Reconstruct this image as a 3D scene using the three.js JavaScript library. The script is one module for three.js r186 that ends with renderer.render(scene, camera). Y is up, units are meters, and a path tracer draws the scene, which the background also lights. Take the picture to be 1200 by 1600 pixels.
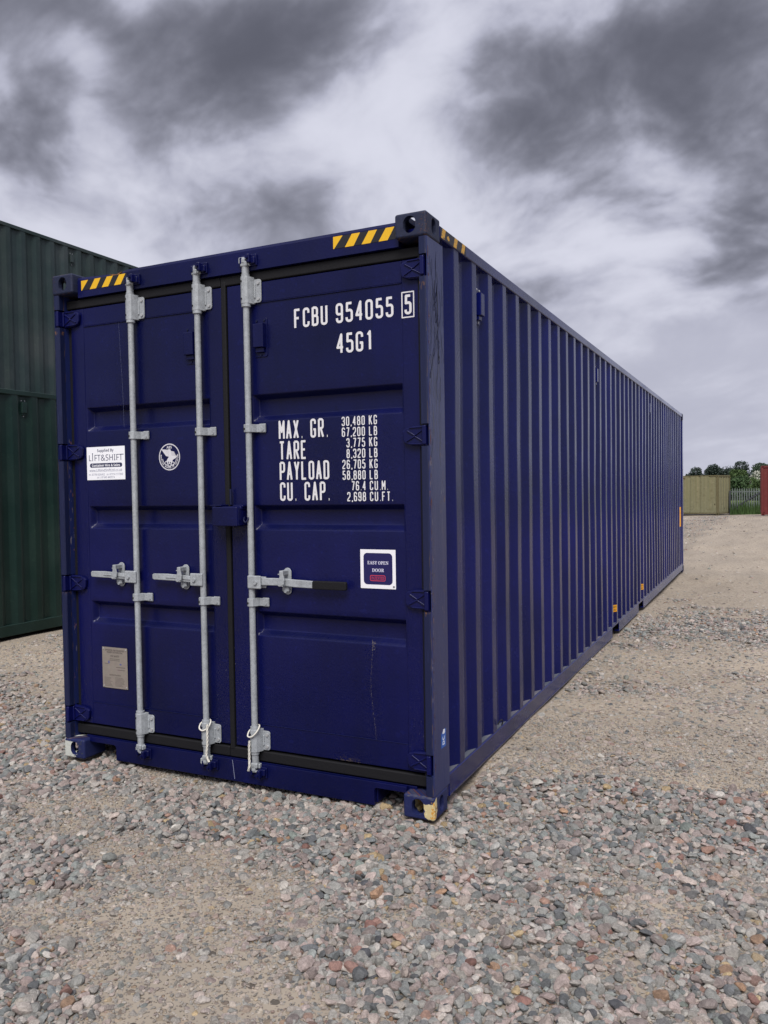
import * as THREE from 'three';
import { mergeGeometries, toCreasedNormals } from 'three/addons/utils/BufferGeometryUtils.js';
import { RoundedBoxGeometry } from 'three/addons/geometries/RoundedBoxGeometry.js';
import { ImprovedNoise } from 'three/addons/math/ImprovedNoise.js';
import { Brush, Evaluator, SUBTRACTION } from 'three-bvh-csg';

// ------------------------------------------------------------------ camera, sky, sun, exposure
const scene = new THREE.Scene();
const camera = new THREE.PerspectiveCamera(65.023, 3 / 4, 0.05, 3000);
camera.position.set(1.4564, 1.6004, 3.5245);
camera.rotation.set(-0.028147, 0.449442, -0.015767, 'YXZ');
const EXPOSURE = 2.4;
const renderer = new THREE.WebGLRenderer({ antialias: true });
renderer.toneMapping = THREE.LinearToneMapping;
renderer.toneMappingExposure = EXPOSURE;
renderer.shadowMap.enabled = true;

const noise = new ImprovedNoise();
const mulberry = (a) => () => { a |= 0; a = (a + 0x6d2b79f5) | 0; let t = Math.imul(a ^ (a >>> 15), 1 | a); t = (t + Math.imul(t ^ (t >>> 7), 61 | t)) ^ t; return ((t ^ (t >>> 14)) >>> 0) / 4294967296; };
const clamp = (x, a = 0, b = 1) => Math.min(b, Math.max(a, x));
const sstep = (a, b, x) => { const t = clamp((x - a) / (b - a)); return t * t * (3 - 2 * t); };
const lerp = (a, b, t) => a + (b - a) * t;
const rough = (x, y, z, o) => { let s = 0, a = 0.42, f = 1; for (let i = 0; i < o; i++) { s += a * noise.noise(x * f, y * f, z + i * 7.3); a *= 0.60; f *= 2.03; } return s; };
const fbm = (x, y, z, o) => { let s = 0, a = 0.5, f = 1; for (let i = 0; i < o; i++) { s += a * noise.noise(x * f, y * f, z + i * 7.3); a *= 0.5; f *= 2.03; } return s; };

// banks of grey cloud: azimuth to the left of north, elevation, their half sizes in degrees, darkness (negative: a bright rift)
const BANKS = [[47.5, 28.6, 6.5, 1.8, 0.55], [37.8, 26.8, 7.2, 2.6, 0.95], [29.5, 29.6, 5.0, 1.9, 0.8], [33.5, 27.6, 3.6, 1.7, 0.5], [49.6, 21.6, 2.6, 2.6, 0.7], [43.2, 23.2, 3.0, 1.5, 0.5], [34.0, 23.3, 4.0, 1.5, 0.4],
  [9.0, 25.0, 8.0, 2.2, 1.1], [1.5, 27.0, 6.0, 3.2, 0.8], [14.8, 22.8, 3.6, 1.3, 0.7], [4.0, 22.6, 4.5, 1.3, 0.4], [13.8, 19.6, 5.6, 1.1, 0.32], [0.9, 16.9, 1.6, 2.2, 0.6], [7.5, 16.2, 2.0, 1.1, 0.6], [2.8, 13.0, 2.8, 1.1, 0.6],
  [3.2, 8.4, 4.2, 1.7, 0.6], [2.8, 4.4, 5.0, 0.9, 0.4], [9.3, 8.0, 1.7, 0.7, 0.45], [16.5, 27.0, 2.6, 2.0, 0.4], [19.6, 28.8, 2.2, 2.4, -0.5], [22.5, 25.6, 3.0, 1.8, -0.55], [27.5, 23.9, 3.0, 1.2, -0.4], [25.5, 22.3, 4.4, 1.5, -0.45],
  [45.6, 25.4, 2.2, 2.0, -0.8], [46.5, 21.4, 2.0, 1.4, -0.6], [8.6, 11.5, 5.2, 2.1, -0.8], [5.5, 19.4, 3.0, 1.2, -0.6], [18.3, 16.2, 5.5, 1.8, -0.4], [41.0, 28.2, 1.9, 1.6, -0.75], [30.0, 20.5, 5.0, 1.2, -0.2]];
function makeSky() {
  const W = 4096, H = 2048, data = new Float32Array(W * H * 4), DEG = 180 / Math.PI;
  const bright = [0.70, 0.71, 0.82], mid = [0.455, 0.465, 0.57], dark = [0.11, 0.115, 0.15];
  for (let r = 0; r < H; r++) {
    const el = ((r + 0.5) / H - 0.5) * Math.PI;
    for (let c = 0; c < W; c++) {
      const o = (r * W + c) * 4, away = Math.abs(((c + 0.5) / W - 0.5) * 360 + 115) > 62;   // coarser far outside the view
      if (away && (r & 1 || c & 1)) { const q = ((r & ~1) * W + (c & ~1)) * 4; for (let i = 0; i < 4; i++) data[o + i] = data[q + i]; continue; }
      let col = [0.20, 0.185, 0.165];
      if (el > -0.01) {
        const u = ((c + 0.5) / W - 0.5) * 2 * Math.PI, dx = Math.cos(el) * Math.cos(u), dz = Math.cos(el) * Math.sin(u), dy = Math.max(Math.sin(el), 0);
        const k = 1 / (dy + 0.36), px = dx * k, pz = dz * k;
        const wx = fbm(px * 1.3, pz * 1.3, 3.1, 4), wz = fbm(px * 1.3 + 9, pz * 1.3, 5.7, 4);
        const ax = px + 0.25 * wx, az2 = pz + 0.25 * wz;
        const big = fbm(ax * 0.8, az2 * 0.8, 11.5, 3), fine = rough(ax * 3.7 - az2 * 0.5, az2 * 4.1, 21.2, 8), puff = Math.abs(noise.noise(ax * 3.2, az2 * 3.2, 51.3)) + 0.5 * Math.abs(noise.noise(ax * 6.7, az2 * 6.7, 53.3)) + 0.25 * Math.abs(noise.noise(ax * 13.9, az2 * 13.9, 57.3));
        // the banks, their outlines torn by the same noise
        const az = Math.atan2(-dx, -dz) * DEG, e = el * DEG;
        const ta = az + 7 * wx + 3.2 * rough(px * 3, pz * 3, 31, 6), te = e + 3 * wz + 2.8 * rough(px * 3.4, pz * 3.4, 41, 7);
        let b = 0;
        for (const [a0, e0, ra, re, w] of BANKS) {
          const q = ((ta - a0) / (ra * 1.15)) ** 2 + ((te - e0) / (re * 1.2)) ** 2;
          if (q < 7) b += w * Math.exp(-q * 1.1);
        }
        const inside = Math.exp(-(((az - 25) / 34) ** 4)) * Math.exp(-(((e - 14) / 22) ** 4));
        const low = Math.exp(-e / 3);
        let T = 0.10 + (1.5 - 1.0 * inside) * big + (2.1 + 0.6 * b) * fine * (1 - 0.35 * low) + 0.75 * (0.55 - puff) + 1.15 * b + 0.15 * (1 - inside);
        T = lerp(T, 0.42 + 0.5 * big, 0.5 * low);
        T = Math.log(1 + Math.exp(3.6 * (T - 0.04))) / 3.6;
        const d0 = 1 - Math.exp(-1.7 * T), d = lerp(0.62 * (1 - Math.exp(-d0 / 0.62)), d0, sstep(9, 14, e)), s = clamp(d * 1.9), q2 = clamp((d - 0.526) / 0.474);
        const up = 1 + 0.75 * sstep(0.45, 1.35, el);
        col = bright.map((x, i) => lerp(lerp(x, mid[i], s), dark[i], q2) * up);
      }
      data[o] = col[0] / EXPOSURE; data[o + 1] = col[1] / EXPOSURE; data[o + 2] = col[2] / EXPOSURE; data[o + 3] = 1;
    }
  }
  const t = new THREE.DataTexture(data, W, H, THREE.RGBAFormat, THREE.FloatType);
  t.mapping = THREE.EquirectangularReflectionMapping; t.magFilter = t.minFilter = THREE.LinearFilter; t.needsUpdate = true;
  return t;
}
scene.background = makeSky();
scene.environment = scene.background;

const sun = new THREE.DirectionalLight(new THREE.Color(1, 0.955, 0.89), 1.5);   // veiled by cloud
sun.name = 'sun';
sun.position.set(7, 24, 15); sun.target.position.set(0, 0, -3);
sun.castShadow = true; sun.shadow.radius = 62; sun.shadow.mapSize.set(4096, 4096);
Object.assign(sun.shadow.camera, { left: -30, right: 30, top: 30, bottom: -30, near: 1, far: 90 });
scene.add(sun, sun.target);

// ------------------------------------------------------------------ helpers
const used = new Map();
function numbered(name) { const n = used.get(name) ?? 0; used.set(name, n + 1); return n ? name + '_' + String(n).padStart(3, '0') : name; }
function tag(o, label, category, group, kind) {
  if (label) o.userData.label = label;
  if (category) o.userData.category = category;
  if (group) o.userData.group = group;
  if (kind) o.userData.kind = kind;
  return o;
}
function thing(name, label, category, pos = [0, 0, 0], turn = 0, group) {
  const o = new THREE.Group(); o.name = numbered(name); o.position.set(...pos); o.rotation.y = turn; scene.add(o);
  return tag(o, label, category, group);
}
function sub(name, parent) { const o = new THREE.Group(); o.name = name; parent.add(o); return o; }
function boxUV(g, s = 1) {   // uv in metres, by the way each face points
  const p = g.attributes.position, uv = new Float32Array(p.count * 2), a = new THREE.Vector3(), b = new THREE.Vector3(), c = new THREE.Vector3();
  for (let i = 0; i < p.count; i += 3) {
    a.fromBufferAttribute(p, i); b.fromBufferAttribute(p, i + 1).sub(a); c.fromBufferAttribute(p, i + 2).sub(a); b.cross(c);
    const x = Math.abs(b.x), y = Math.abs(b.y), z = Math.abs(b.z);
    for (let k = 0; k < 3; k++) {
      a.fromBufferAttribute(p, i + k);
      const [u, v] = z >= x && z >= y ? [a.x, a.y] : x >= y ? [a.z, a.y] : [a.x, a.z];
      uv[(i + k) * 2] = u * s; uv[(i + k) * 2 + 1] = v * s;
    }
  }
  g.setAttribute('uv', new THREE.BufferAttribute(uv, 2));
  return g;
}
function flat(g) {
  const n = g.index ? g.toNonIndexed() : g;
  for (const k of Object.keys(n.attributes)) if (!['position', 'normal', 'uv'].includes(k)) n.deleteAttribute(k);
  if (!n.attributes.normal) n.computeVertexNormals();
  return n;
}
function merged(list) {
  const g = mergeGeometries(list.map((x) => { const n = flat(x); n.deleteAttribute('uv'); return n; }));
  return boxUV(g);
}
function mesh(name, geos, mat, parent, label) {
  const m = new THREE.Mesh(Array.isArray(geos) ? merged(geos) : geos, mat);
  m.name = parent && parent !== scene ? name : numbered(name);
  m.castShadow = m.receiveShadow = true;
  (parent ?? scene).add(m);
  if (label) m.userData.label = label;
  return m;
}
// a box given by its limits, edges rounded by r
function each(name, geos, mat, parent) { for (const g of geos) mesh(name, [g], mat, parent); }
function B(x0, x1, y0, y1, z0, z1, r = 0.003, seg = 2) {
  const w = x1 - x0, h = y1 - y0, d = z1 - z0, rr = Math.min(r, w / 2.05, h / 2.05, d / 2.05);
  const g = rr > 0.0004 ? new RoundedBoxGeometry(w, h, d, seg, rr) : new THREE.BoxGeometry(w, h, d);
  return g.translate((x0 + x1) / 2, (y0 + y1) / 2, (z0 + z1) / 2);
}
function cyl(r0, r1, h, x, y, z, axis = 'y', n = 16) {
  const g = new THREE.CylinderGeometry(r0, r1, h, n);
  if (axis === 'z') g.rotateX(Math.PI / 2);
  if (axis === 'x') g.rotateZ(Math.PI / 2);
  return g.translate(x, y, z);
}
function extrude(pts, depth, bevel = 0.002, holes = []) {   // outline in x, y; z from 0 to depth
  const s = new THREE.Shape(pts.map(([x, y]) => new THREE.Vector2(x, y)));
  for (const h of holes) s.holes.push(new THREE.Path(h.map(([x, y]) => new THREE.Vector2(x, y))));
  return new THREE.ExtrudeGeometry(s, { depth: depth - 2 * bevel, bevelEnabled: bevel > 0, bevelThickness: bevel, bevelSize: bevel, bevelOffset: -bevel, bevelSegments: 2, curveSegments: 8 }).translate(0, 0, bevel);
}
function stadium(cx, cy, w, h, n = 8) {   // rounded outline, w x h
  const r = Math.min(w, h) / 2, pts = [];
  for (let i = 0; i <= n; i++) { const a = Math.PI * i / n; pts.push([cx + (w / 2 - r) * 0 + r * Math.cos(a), cy + h / 2 - r + r * Math.sin(a)]); }
  for (let i = 0; i <= n; i++) { const a = Math.PI + Math.PI * i / n; pts.push([cx + r * Math.cos(a), cy - h / 2 + r + r * Math.sin(a)]); }
  return pts;
}
function rrect(x0, x1, y0, y1, r, n = 4) {
  const pts = [];
  for (const [cx, cy, a0] of [[x1 - r, y1 - r, 0], [x0 + r, y1 - r, 1], [x0 + r, y0 + r, 2], [x1 - r, y0 + r, 3]])
    for (let i = 0; i <= n; i++) { const a = (a0 + i / n) * Math.PI / 2; pts.push([cx + r * Math.cos(a), cy + r * Math.sin(a)]); }
  return pts;
}
function tube(points, r, seg = 40, rad = 8, closed = false) {
  return new THREE.TubeGeometry(new THREE.CatmullRomCurve3(points.map((p) => new THREE.Vector3(...p)), closed), seg, r, rad, closed);
}

// ------------------------------------------------------------------ textures
function canvasTex(w, h, draw, srgb = true) {
  const c = document.createElement('canvas'); c.width = w; c.height = h;
  draw(c.getContext('2d'), w, h);
  const t = new THREE.CanvasTexture(c);
  if (srgb) t.colorSpace = THREE.SRGBColorSpace;
  t.magFilter = THREE.LinearFilter; t.anisotropy = 8;
  return t;
}
function repeat(t, sx, sy = sx) { t.wrapS = t.wrapT = THREE.RepeatWrapping; t.repeat.set(sx, sy); return t; }
function tileNoise(seed) {   // value noise that repeats every `period` cells
  const r = mulberry(seed), T = new Float32Array(65536).map(() => r());
  return (x, y, period) => {
    const xi = Math.floor(x), yi = Math.floor(y), fx = x - xi, fy = y - yi, ux = fx * fx * (3 - 2 * fx), uy = fy * fy * (3 - 2 * fy);
    const at = (i, j) => T[((((i % period) + period) % period) * 251 + (((j % period) + period) % period) * 7919 + period * 31) & 65535];
    return lerp(lerp(at(xi, yi), at(xi + 1, yi), ux), lerp(at(xi, yi + 1), at(xi + 1, yi + 1), ux), uy);
  };
}
function dataTex(n, f, srgb = true) {   // f(u, v) -> [r, g, b] 0..1
  const d = new Uint8Array(n * n * 4);
  for (let y = 0; y < n; y++) for (let x = 0; x < n; x++) {
    const c = f(x / n, y / n), o = (y * n + x) * 4;
    d[o] = clamp(c[0]) * 255; d[o + 1] = clamp(c[1]) * 255; d[o + 2] = clamp(c[2]) * 255; d[o + 3] = 255;
  }
  const t = new THREE.DataTexture(d, n, n);
  if (srgb) t.colorSpace = THREE.SRGBColorSpace;
  t.magFilter = THREE.LinearFilter; t.minFilter = THREE.LinearMipmapLinearFilter; t.wrapS = t.wrapT = THREE.RepeatWrapping; t.needsUpdate = true;
  return t;
}
const vn = tileNoise(77);
const octaves = (u, v, p, n) => { let s = 0, a = 0.5, w = 0; for (let i = 0; i < n; i++) { s += a * vn(u * p, v * p, p); w += a; a *= 0.55; p *= 2; } return s / w; };
// paint: uneven tone, faint specks of grime; orange peel
const paintTex = dataTex(1024, (u, v) => {
  const m = octaves(u, v, 4, 6), s = octaves(u + 0.3, v + 0.7, 96, 3), speck = s > 0.77 ? 0.14 : s < 0.2 ? -0.10 : 0, vert = octaves(u, v * 0 + 0.37, 24, 4);
  const k = 0.78 + 0.36 * (m - 0.5) + 0.10 * (vert - 0.5);
  return [k + 0.30 * (m - 0.5) + speck, k + speck * 0.9, k + 0.05 * (vert - 0.5) + speck * 0.6];
});
const paintRough = dataTex(512, (u, v) => { const m = octaves(u, v, 6, 6); const k = 0.72 + 0.5 * (m - 0.5); return [k, k, k]; }, false);
const peelTex = dataTex(512, (u, v) => { const k = 0.5 * octaves(u, v, 4, 3) + 0.5 * octaves(u, v, 96, 2); return [k, k, k]; }, false);
const galvTex = dataTex(512, (u, v) => {
  const a = octaves(u, v, 40, 3), b = octaves(u, v, 8, 4), s = octaves(u + 0.2, v, 128, 2);
  const k = 0.84 + 0.13 * (a - 0.5) + 0.16 * (b - 0.5) - (s > 0.74 ? 0.16 : 0);
  return [k, k * 1.005, k * 1.01];
});
const M = {};
const paint = (rgb, rough, extra = {}) => new THREE.MeshPhysicalMaterial({ color: new THREE.Color(...rgb), roughness: rough, map: paintTex.rep ??= repeat(paintTex, 0.42), roughnessMap: paintRough.rep ??= repeat(paintRough, 0.6), bumpMap: peelTex.rep ??= repeat(peelTex, 1.1), bumpScale: 0.0012, specularIntensity: 0.55, ...extra });
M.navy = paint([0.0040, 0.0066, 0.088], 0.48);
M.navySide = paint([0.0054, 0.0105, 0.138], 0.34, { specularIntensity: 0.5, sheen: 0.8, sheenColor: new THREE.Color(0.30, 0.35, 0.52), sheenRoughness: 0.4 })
M.ledge = paint([0.2, 0.21, 0.25], 0.85);  // top face of the bottom rail, lighter and greyer than its sides
M.navyDull = paint([0.015, 0.019, 0.08], 0.62);
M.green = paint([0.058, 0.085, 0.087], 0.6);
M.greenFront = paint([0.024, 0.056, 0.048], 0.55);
M.galv = new THREE.MeshStandardMaterial({ color: new THREE.Color(0.50, 0.53, 0.56), roughness: 0.55, metalness: 0.12, map: repeat(galvTex, 3), bumpMap: peelTex, bumpScale: 0.0006 });
M.bolt = new THREE.MeshStandardMaterial({ color: new THREE.Color(0.46, 0.47, 0.48), roughness: 0.4, metalness: 0.4 });
M.hole = new THREE.MeshStandardMaterial({ color: new THREE.Color(0.01, 0.01, 0.012), roughness: 0.9 });
M.rubber = new THREE.MeshPhysicalMaterial({ specularIntensity: 0.3, color: new THREE.Color(0.012, 0.012, 0.014), roughness: 0.55, bumpMap: peelTex, bumpScale: 0.0015 });
M.inside = new THREE.MeshStandardMaterial({ color: new THREE.Color(0.03, 0.03, 0.035), roughness: 0.9 });

// ------------------------------------------------------------------ the ground
const near = (x, z, cx, cz, rx, rz, turn = 0) => { const dx = x - cx, dz = z - cz, c = Math.cos(turn), s = Math.sin(turn); return Math.exp(-(((dx * c + dz * s) / rx) ** 2 + ((-dx * s + dz * c) / rz) ** 2)); };
function groundY(x, z) {
  let y = -0.024 + 0.018 * noise.noise(x * 0.9, 3.3, z * 0.9) + 0.008 * noise.noise(x * 3.1, 8.3, z * 3.1) + 0.05 * noise.noise(x * 0.13, 1.7, z * 0.13) * sstep(3, 14, Math.hypot(x + 0.5, z));
  y += 0.065 * sstep(-0.25, -0.9, z) * sstep(-9.5, -5, z) * sstep(-0.6, 0.15, x) * sstep(9, 2, x);
  y -= 0.05 * sstep(-1.9, -4.5, x);
  const d = -(z - 3.5) * 0.9 - (x - 1.4) * 0.43;
  y -= 0.42 * sstep(36, 55, d);
  return y;
}
// how much loose gravel lies at a place, 0..1
function gravelAt(x, z) {
  const n = fbm(x * 0.9, z * 0.9, 61, 4), n2 = fbm(x * 3.2, z * 3.2, 67, 3);
  let g = 0.80;
  g -= 0.55 * near(x, z, -0.75, 0.95, 0.5, 0.55, -0.5) + 0.32 * near(x, z, -0.25, 1.5, 0.4, 0.5, -0.4) + 0.25 * near(x, z, -1.5, 0.65, 0.7, 0.28) + 0.25 * near(x, z, 0.5, 0.9, 0.3, 0.25);
  const back = sstep(-0.52, -0.86, z + 0.11 * x + 0.25 * n) * sstep(-0.8, -0.1, x);   // packed dirt along the right-hand side
  g = lerp(g, 0.13, back);
  const left = sstep(-1.05, -1.55, z - 0.25 * (x + 4) + 0.3 * n) * sstep(-1.5, -2.6, x);
  g = lerp(g, 0.10, left);
  g += 0.58 * sstep(-4.0, -5.4, z + 0.4 * n) * sstep(-8.2, -6.3, z + 0.9 * n) * sstep(-0.6, 0.4, x + n) * back;
  g += 0.22 * near(x, z, 1.6, -3.4, 0.8, 0.45) * back + 0.28 * near(x, z, 0.15, -3.6, 0.25, 1.6) * back;
  g += 0.95 * n * (1 - 0.3 * back) + 0.95 * n2;
  return clamp(g);
}
{
  // fine texture of packed dirt: grit and small chips in the dust
  const N = 2048, r = mulberry(5);
  const draw = (height) => (c) => {
    c.fillStyle = height ? '#6a6a6a' : '#cfcac3'; c.fillRect(0, 0, N, N);
    const rr = mulberry(9), tones = ['#bdb3a8', '#d8d1c8', '#a39b94', '#e2dcd6', '#8d8884', '#b5aaa6', '#74716f', '#efebe6', '#bcab9a', '#988f8b', '#d3c8bd', '#9fa09e'];
    for (let i = 0; i < 26000; i++) {
      const big = rr() < 0.12, s = (big ? 5 + 14 * rr() ** 2 : 1.2 + 4 * rr() ** 2), x = rr() * N, y = rr() * N, a = rr() * 6.28, k = 5 + Math.floor(rr() * 3), tone = tones[Math.floor(rr() * tones.length)], h = 90 + Math.floor(rr() * 150);
      const pts = []; for (let j = 0; j < k; j++) { const t = a + j / k * 6.28, q = s * (0.65 + 0.5 * rr()); pts.push([Math.cos(t) * q, Math.sin(t) * q * (0.6 + 0.4 * rr())]); }
      c.globalAlpha = height ? 0.9 : big ? 0.62 : 0.5; c.fillStyle = height ? `rgb(${h},${h},${h})` : tone;
      for (const ox of [0, x < 20 ? N : x > N - 20 ? -N : 0]) for (const oy of [0, y < 20 ? N : y > N - 20 ? -N : 0]) {
        c.beginPath(); pts.forEach(([px, py], j) => (j ? c.lineTo(x + ox + px, y + oy + py) : c.moveTo(x + ox + px, y + oy + py))); c.closePath(); c.fill();
      }
    }
    c.globalAlpha = 1;
  };
  const map = repeat(canvasTex(N, N, draw(false)), 1 / 2.6), bump = repeat(canvasTex(N, N, draw(true), false), 1 / 2.6);
  M.dirt = new THREE.MeshStandardMaterial({ map, bumpMap: bump, bumpScale: 0.011, roughness: 0.96, vertexColors: true });
  const n = 300, pos = [], uv = [], col = [], idx = [], B0 = 7.2, f = (t) => Math.sinh(t * B0) * 1.0;
  for (let j = 0; j <= n; j++) for (let i = 0; i <= n; i++) {
    const x = 0.1 + f(i / n * 2 - 1), z = 0.2 + f(j / n * 2 - 1), y = groundY(x, z);
    pos.push(x, y, z); uv.push(x, z);
    const g = gravelAt(x, z), m = 0.55 + 1.3 * fbm(x * 0.45, z * 0.45, 71, 6), w = 0.5 + 1.2 * fbm(x * 1.9, z * 1.9, 75, 5);
    const pale = [0.57, 0.508, 0.425], grey = [0.45, 0.408, 0.355], under = [0.36, 0.32, 0.275];  // under: shade in the gaps between stones, painted into the ground colour
    const k = clamp(m), q = sstep(0.2, 0.9, g);
    for (let c = 0; c < 3; c++) col.push(lerp(lerp(pale[c], grey[c], k), under[c], q * 0.8) * (0.86 + 0.28 * w));
  }
  for (let j = 0; j < n; j++) for (let i = 0; i < n; i++) { const a = j * (n + 1) + i, b = a + 1, c = a + n + 1, d = c + 1; idx.push(a, c, b, b, c, d); }
  const g = new THREE.BufferGeometry();
  g.setAttribute('position', new THREE.Float32BufferAttribute(pos, 3)); g.setAttribute('uv', new THREE.Float32BufferAttribute(uv, 2)); g.setAttribute('color', new THREE.Float32BufferAttribute(col, 3));
  g.setIndex(idx); g.computeVertexNormals();
  M.ground = mesh('ground', g, M.dirt); tag(M.ground, 'packed sandy dirt and gravel yard around the containers', null, null, 'structure');
}
const groundMesh = M.ground;

// stones: blunt many-faced lumps, several shapes
function stoneGeometry(seed, detail) {
  const r = mulberry(seed), g = new THREE.IcosahedronGeometry(1, detail), p = g.attributes.position, v = new THREE.Vector3(), planes = [];
  for (let i = 0; i < 10; i++) { const n = new THREE.Vector3(r() * 2 - 1, r() * 2 - 1, r() * 2 - 1).normalize(); planes.push([n, 0.58 + 0.42 * r()]); }
  for (let i = 0; i < p.count; i++) {
    v.fromBufferAttribute(p, i).normalize();
    let s = 0; const k = 30;
    for (const [n, d] of planes) { const c = n.dot(v); if (c > 0.08) s += Math.exp(-k * Math.min(3, d / c)); }
    const R = clamp(-Math.log(s + Math.exp(-k * 1.15)) / k, 0.5, 1.15) * (1 + 0.05 * noise.noise(v.x * 3 + seed, v.y * 3, v.z * 3));
    p.setXYZ(i, v.x * R, v.y * R, v.z * R);
  }
  let q = g; q.deleteAttribute('normal'); const uv = q.attributes.uv; q.deleteAttribute('uv');
  // weld, for smooth shading with blunt edges
  const key = new Map(), pos = [], idx = [];
  for (let i = 0; i < p.count; i++) { const s = [p.getX(i), p.getY(i), p.getZ(i)].map((x) => x.toFixed(4)).join(); if (!key.has(s)) { key.set(s, pos.length / 3); pos.push(p.getX(i), p.getY(i), p.getZ(i)); } idx.push(key.get(s)); }
  q = new THREE.BufferGeometry(); q.setAttribute('position', new THREE.Float32BufferAttribute(pos, 3)); q.setIndex(idx); q.computeVertexNormals();
  const u = []; for (let i = 0; i < pos.length / 3; i++) u.push(pos[i * 3] * 0.5 + pos[i * 3 + 2] * 0.2, pos[i * 3 + 1] * 0.5 + pos[i * 3 + 2] * 0.3);
  q.setAttribute('uv', new THREE.Float32BufferAttribute(u, 2));
  return toCreasedNormals(q, 0.36);   // broken edges stay sharp
}
const TONES = [[0.49, 0.40, 0.37], [0.41, 0.335, 0.315], [0.40, 0.395, 0.375], [0.52, 0.485, 0.45], [0.29, 0.305, 0.30], [0.225, 0.245, 0.25], [0.56, 0.47, 0.42], [0.34, 0.285, 0.27], [0.44, 0.42, 0.39], [0.35, 0.35, 0.33], [0.58, 0.52, 0.47], [0.45, 0.355, 0.33], [0.17, 0.18, 0.19], [0.31, 0.335, 0.32]];
const ODD = [[0.44, 0.27, 0.17], [0.52, 0.39, 0.22], [0.29, 0.15, 0.125], [0.60, 0.57, 0.52], [0.10, 0.105, 0.12], [0.40, 0.245, 0.19], [0.145, 0.155, 0.165], [0.24, 0.28, 0.255]];
{
  const speck = repeat(dataTex(256, (u, v) => { const a = octaves(u, v, 8, 5), s = octaves(u, v, 64, 2), k = 0.80 + 0.34 * (a - 0.5) + (s > 0.7 ? 0.12 : s < 0.28 ? -0.14 : 0); return [k, k, k]; }), 1.3);
  M.stone = new THREE.MeshStandardMaterial({ map: speck, bumpMap: speck, bumpScale: 0.0012, roughness: 0.88, color: 0xffffff });
  const gravel = new THREE.Group(); gravel.name = 'gravel'; scene.add(gravel);
  tag(gravel, 'loose pinkish grey gravel scattered over the yard', 'gravel', null, 'stuff');
  const VAR = 7, geos = [], coarse = [], lots = [], lotsFar = [];
  for (let i = 0; i < VAR; i++) { geos.push(stoneGeometry(100 + i * 13, 2)); coarse.push(stoneGeometry(100 + i * 13, 1)); lots.push([]); lotsFar.push([]); }
  const r = mulberry(2024), q = new THREE.Quaternion(), e = new THREE.Euler(), s = new THREE.Vector3(), p = new THREE.Vector3(), m = new THREE.Matrix4(), singles = [];
  const cx = camera.position.x, cz = camera.position.z, yaw = camera.rotation.y;
  const tone = (dusty) => {
    const t = r() < 0.11 ? ODD[Math.floor(r() * ODD.length)] : TONES[Math.floor(r() * TONES.length)], k = (0.72 + 0.50 * r()) * 1.02;
    return [lerp(t[0], 0.50, dusty) * k, lerp(t[1], 0.44, dusty) * k, lerp(t[2], 0.375, dusty) * k];
  };
  function put(x, z, a, lift, dusty, dist) {
    e.set(r() * 6.28, r() * 6.28, r() * 6.28);
    const sy = 0.45 + 0.35 * r(), sx = 0.85 + 0.4 * r();
    // flattish stones lie down: tilt is limited, turn is free
    e.set((r() - 0.5) * 0.9, r() * 6.28, (r() - 0.5) * 0.9);
    p.set(x, groundY(x, z) + lift, z); s.set(a * sx, a * sy, a * (0.8 + 0.25 * r()));
    const v = Math.floor(r() * VAR), c = tone(dusty);
    const rec = { m: m.compose(p, q.setFromEuler(e), s).clone(), c, v, show: a / dist, dist };
    (dist > 6.5 ? lotsFar : lots)[v].push(rec);
  }
  const blocked = (x, z, a) => x > -2.43 - a * 0.6 && x < a * 0.6 && z < -0.07 + a * 0.2 && z > -12.2 && !(z > -0.35) || x > -0.175 - a && x < a * 0.7 && z < a * 0.7 && z > -0.19 || x > -2.44 - a && x < -2.27 + a && z < a * 0.7 && z > -0.19;
  function scatter(d0, d1, cell, size, amount, dusty, half, seedLift) {
    for (let x = cx - d1; x < cx + d1; x += cell) for (let z = cz - d1; z < cz + d1; z += cell) {
      const X = x + (r() - 0.5) * cell * 1.3, Z = z + (r() - 0.5) * cell * 1.3, rr = r();
      const dx = X - cx, dz = Z - cz, d = Math.hypot(dx, dz);
      if (d < d0 || d >= d1) continue;
      let ang = Math.atan2(-dx, -dz) - yaw;
      if (Math.abs(ang) > half) continue;
      const a = size();
      if (blocked(X, Z, a)) continue;
      if (X < -6.3 && Z < 3 || (X > -2.3 && X < -0.05 && Z < -0.5 && Z > -12)) continue;
      const g = gravelAt(X, Z);
      if (rr > amount(g)) continue;
      put(X, Z, a, seedLift(a, g), dusty(g), d);
    }
  }
  const logn = (mean, sd, lo, hi) => () => clamp(mean * Math.exp(sd * (r() + r() + r() - 1.5) * 1.1), lo, hi);
  const dust = (g) => clamp(0.9 - 1.05 * g, 0.04, 0.85) * (0.5 + 0.6 * r());
  const A = 0.66;
  // near ground: two layers of stones, chips between them
  scatter(1.6, 6.5, 0.0185, logn(0.0116, 0.66, 0.0045, 0.030), (g) => 0.10 + 0.85 * sstep(0.1, 0.85, g), dust, A, (a, g) => a * (0.10 + 0.5 * r()) * sstep(0.1, 0.9, g) - a * (0.25 + 0.35 * r()) * (1 - sstep(0.05, 0.8, g)));
  scatter(1.6, 6.5, 0.035, logn(0.0165, 0.5, 0.008, 0.034), (g) => 0.72 * sstep(0.45, 0.95, g), dust, A, (a) => 0.004 + a * (0.25 + 0.4 * r()));
  scatter(1.6, 5.5, 0.0125, logn(0.0042, 0.6, 0.002, 0.008), (g) => 0.5 + 0.3 * g, dust, A, (a) => a * (0.1 + 0.5 * r()));
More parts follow.
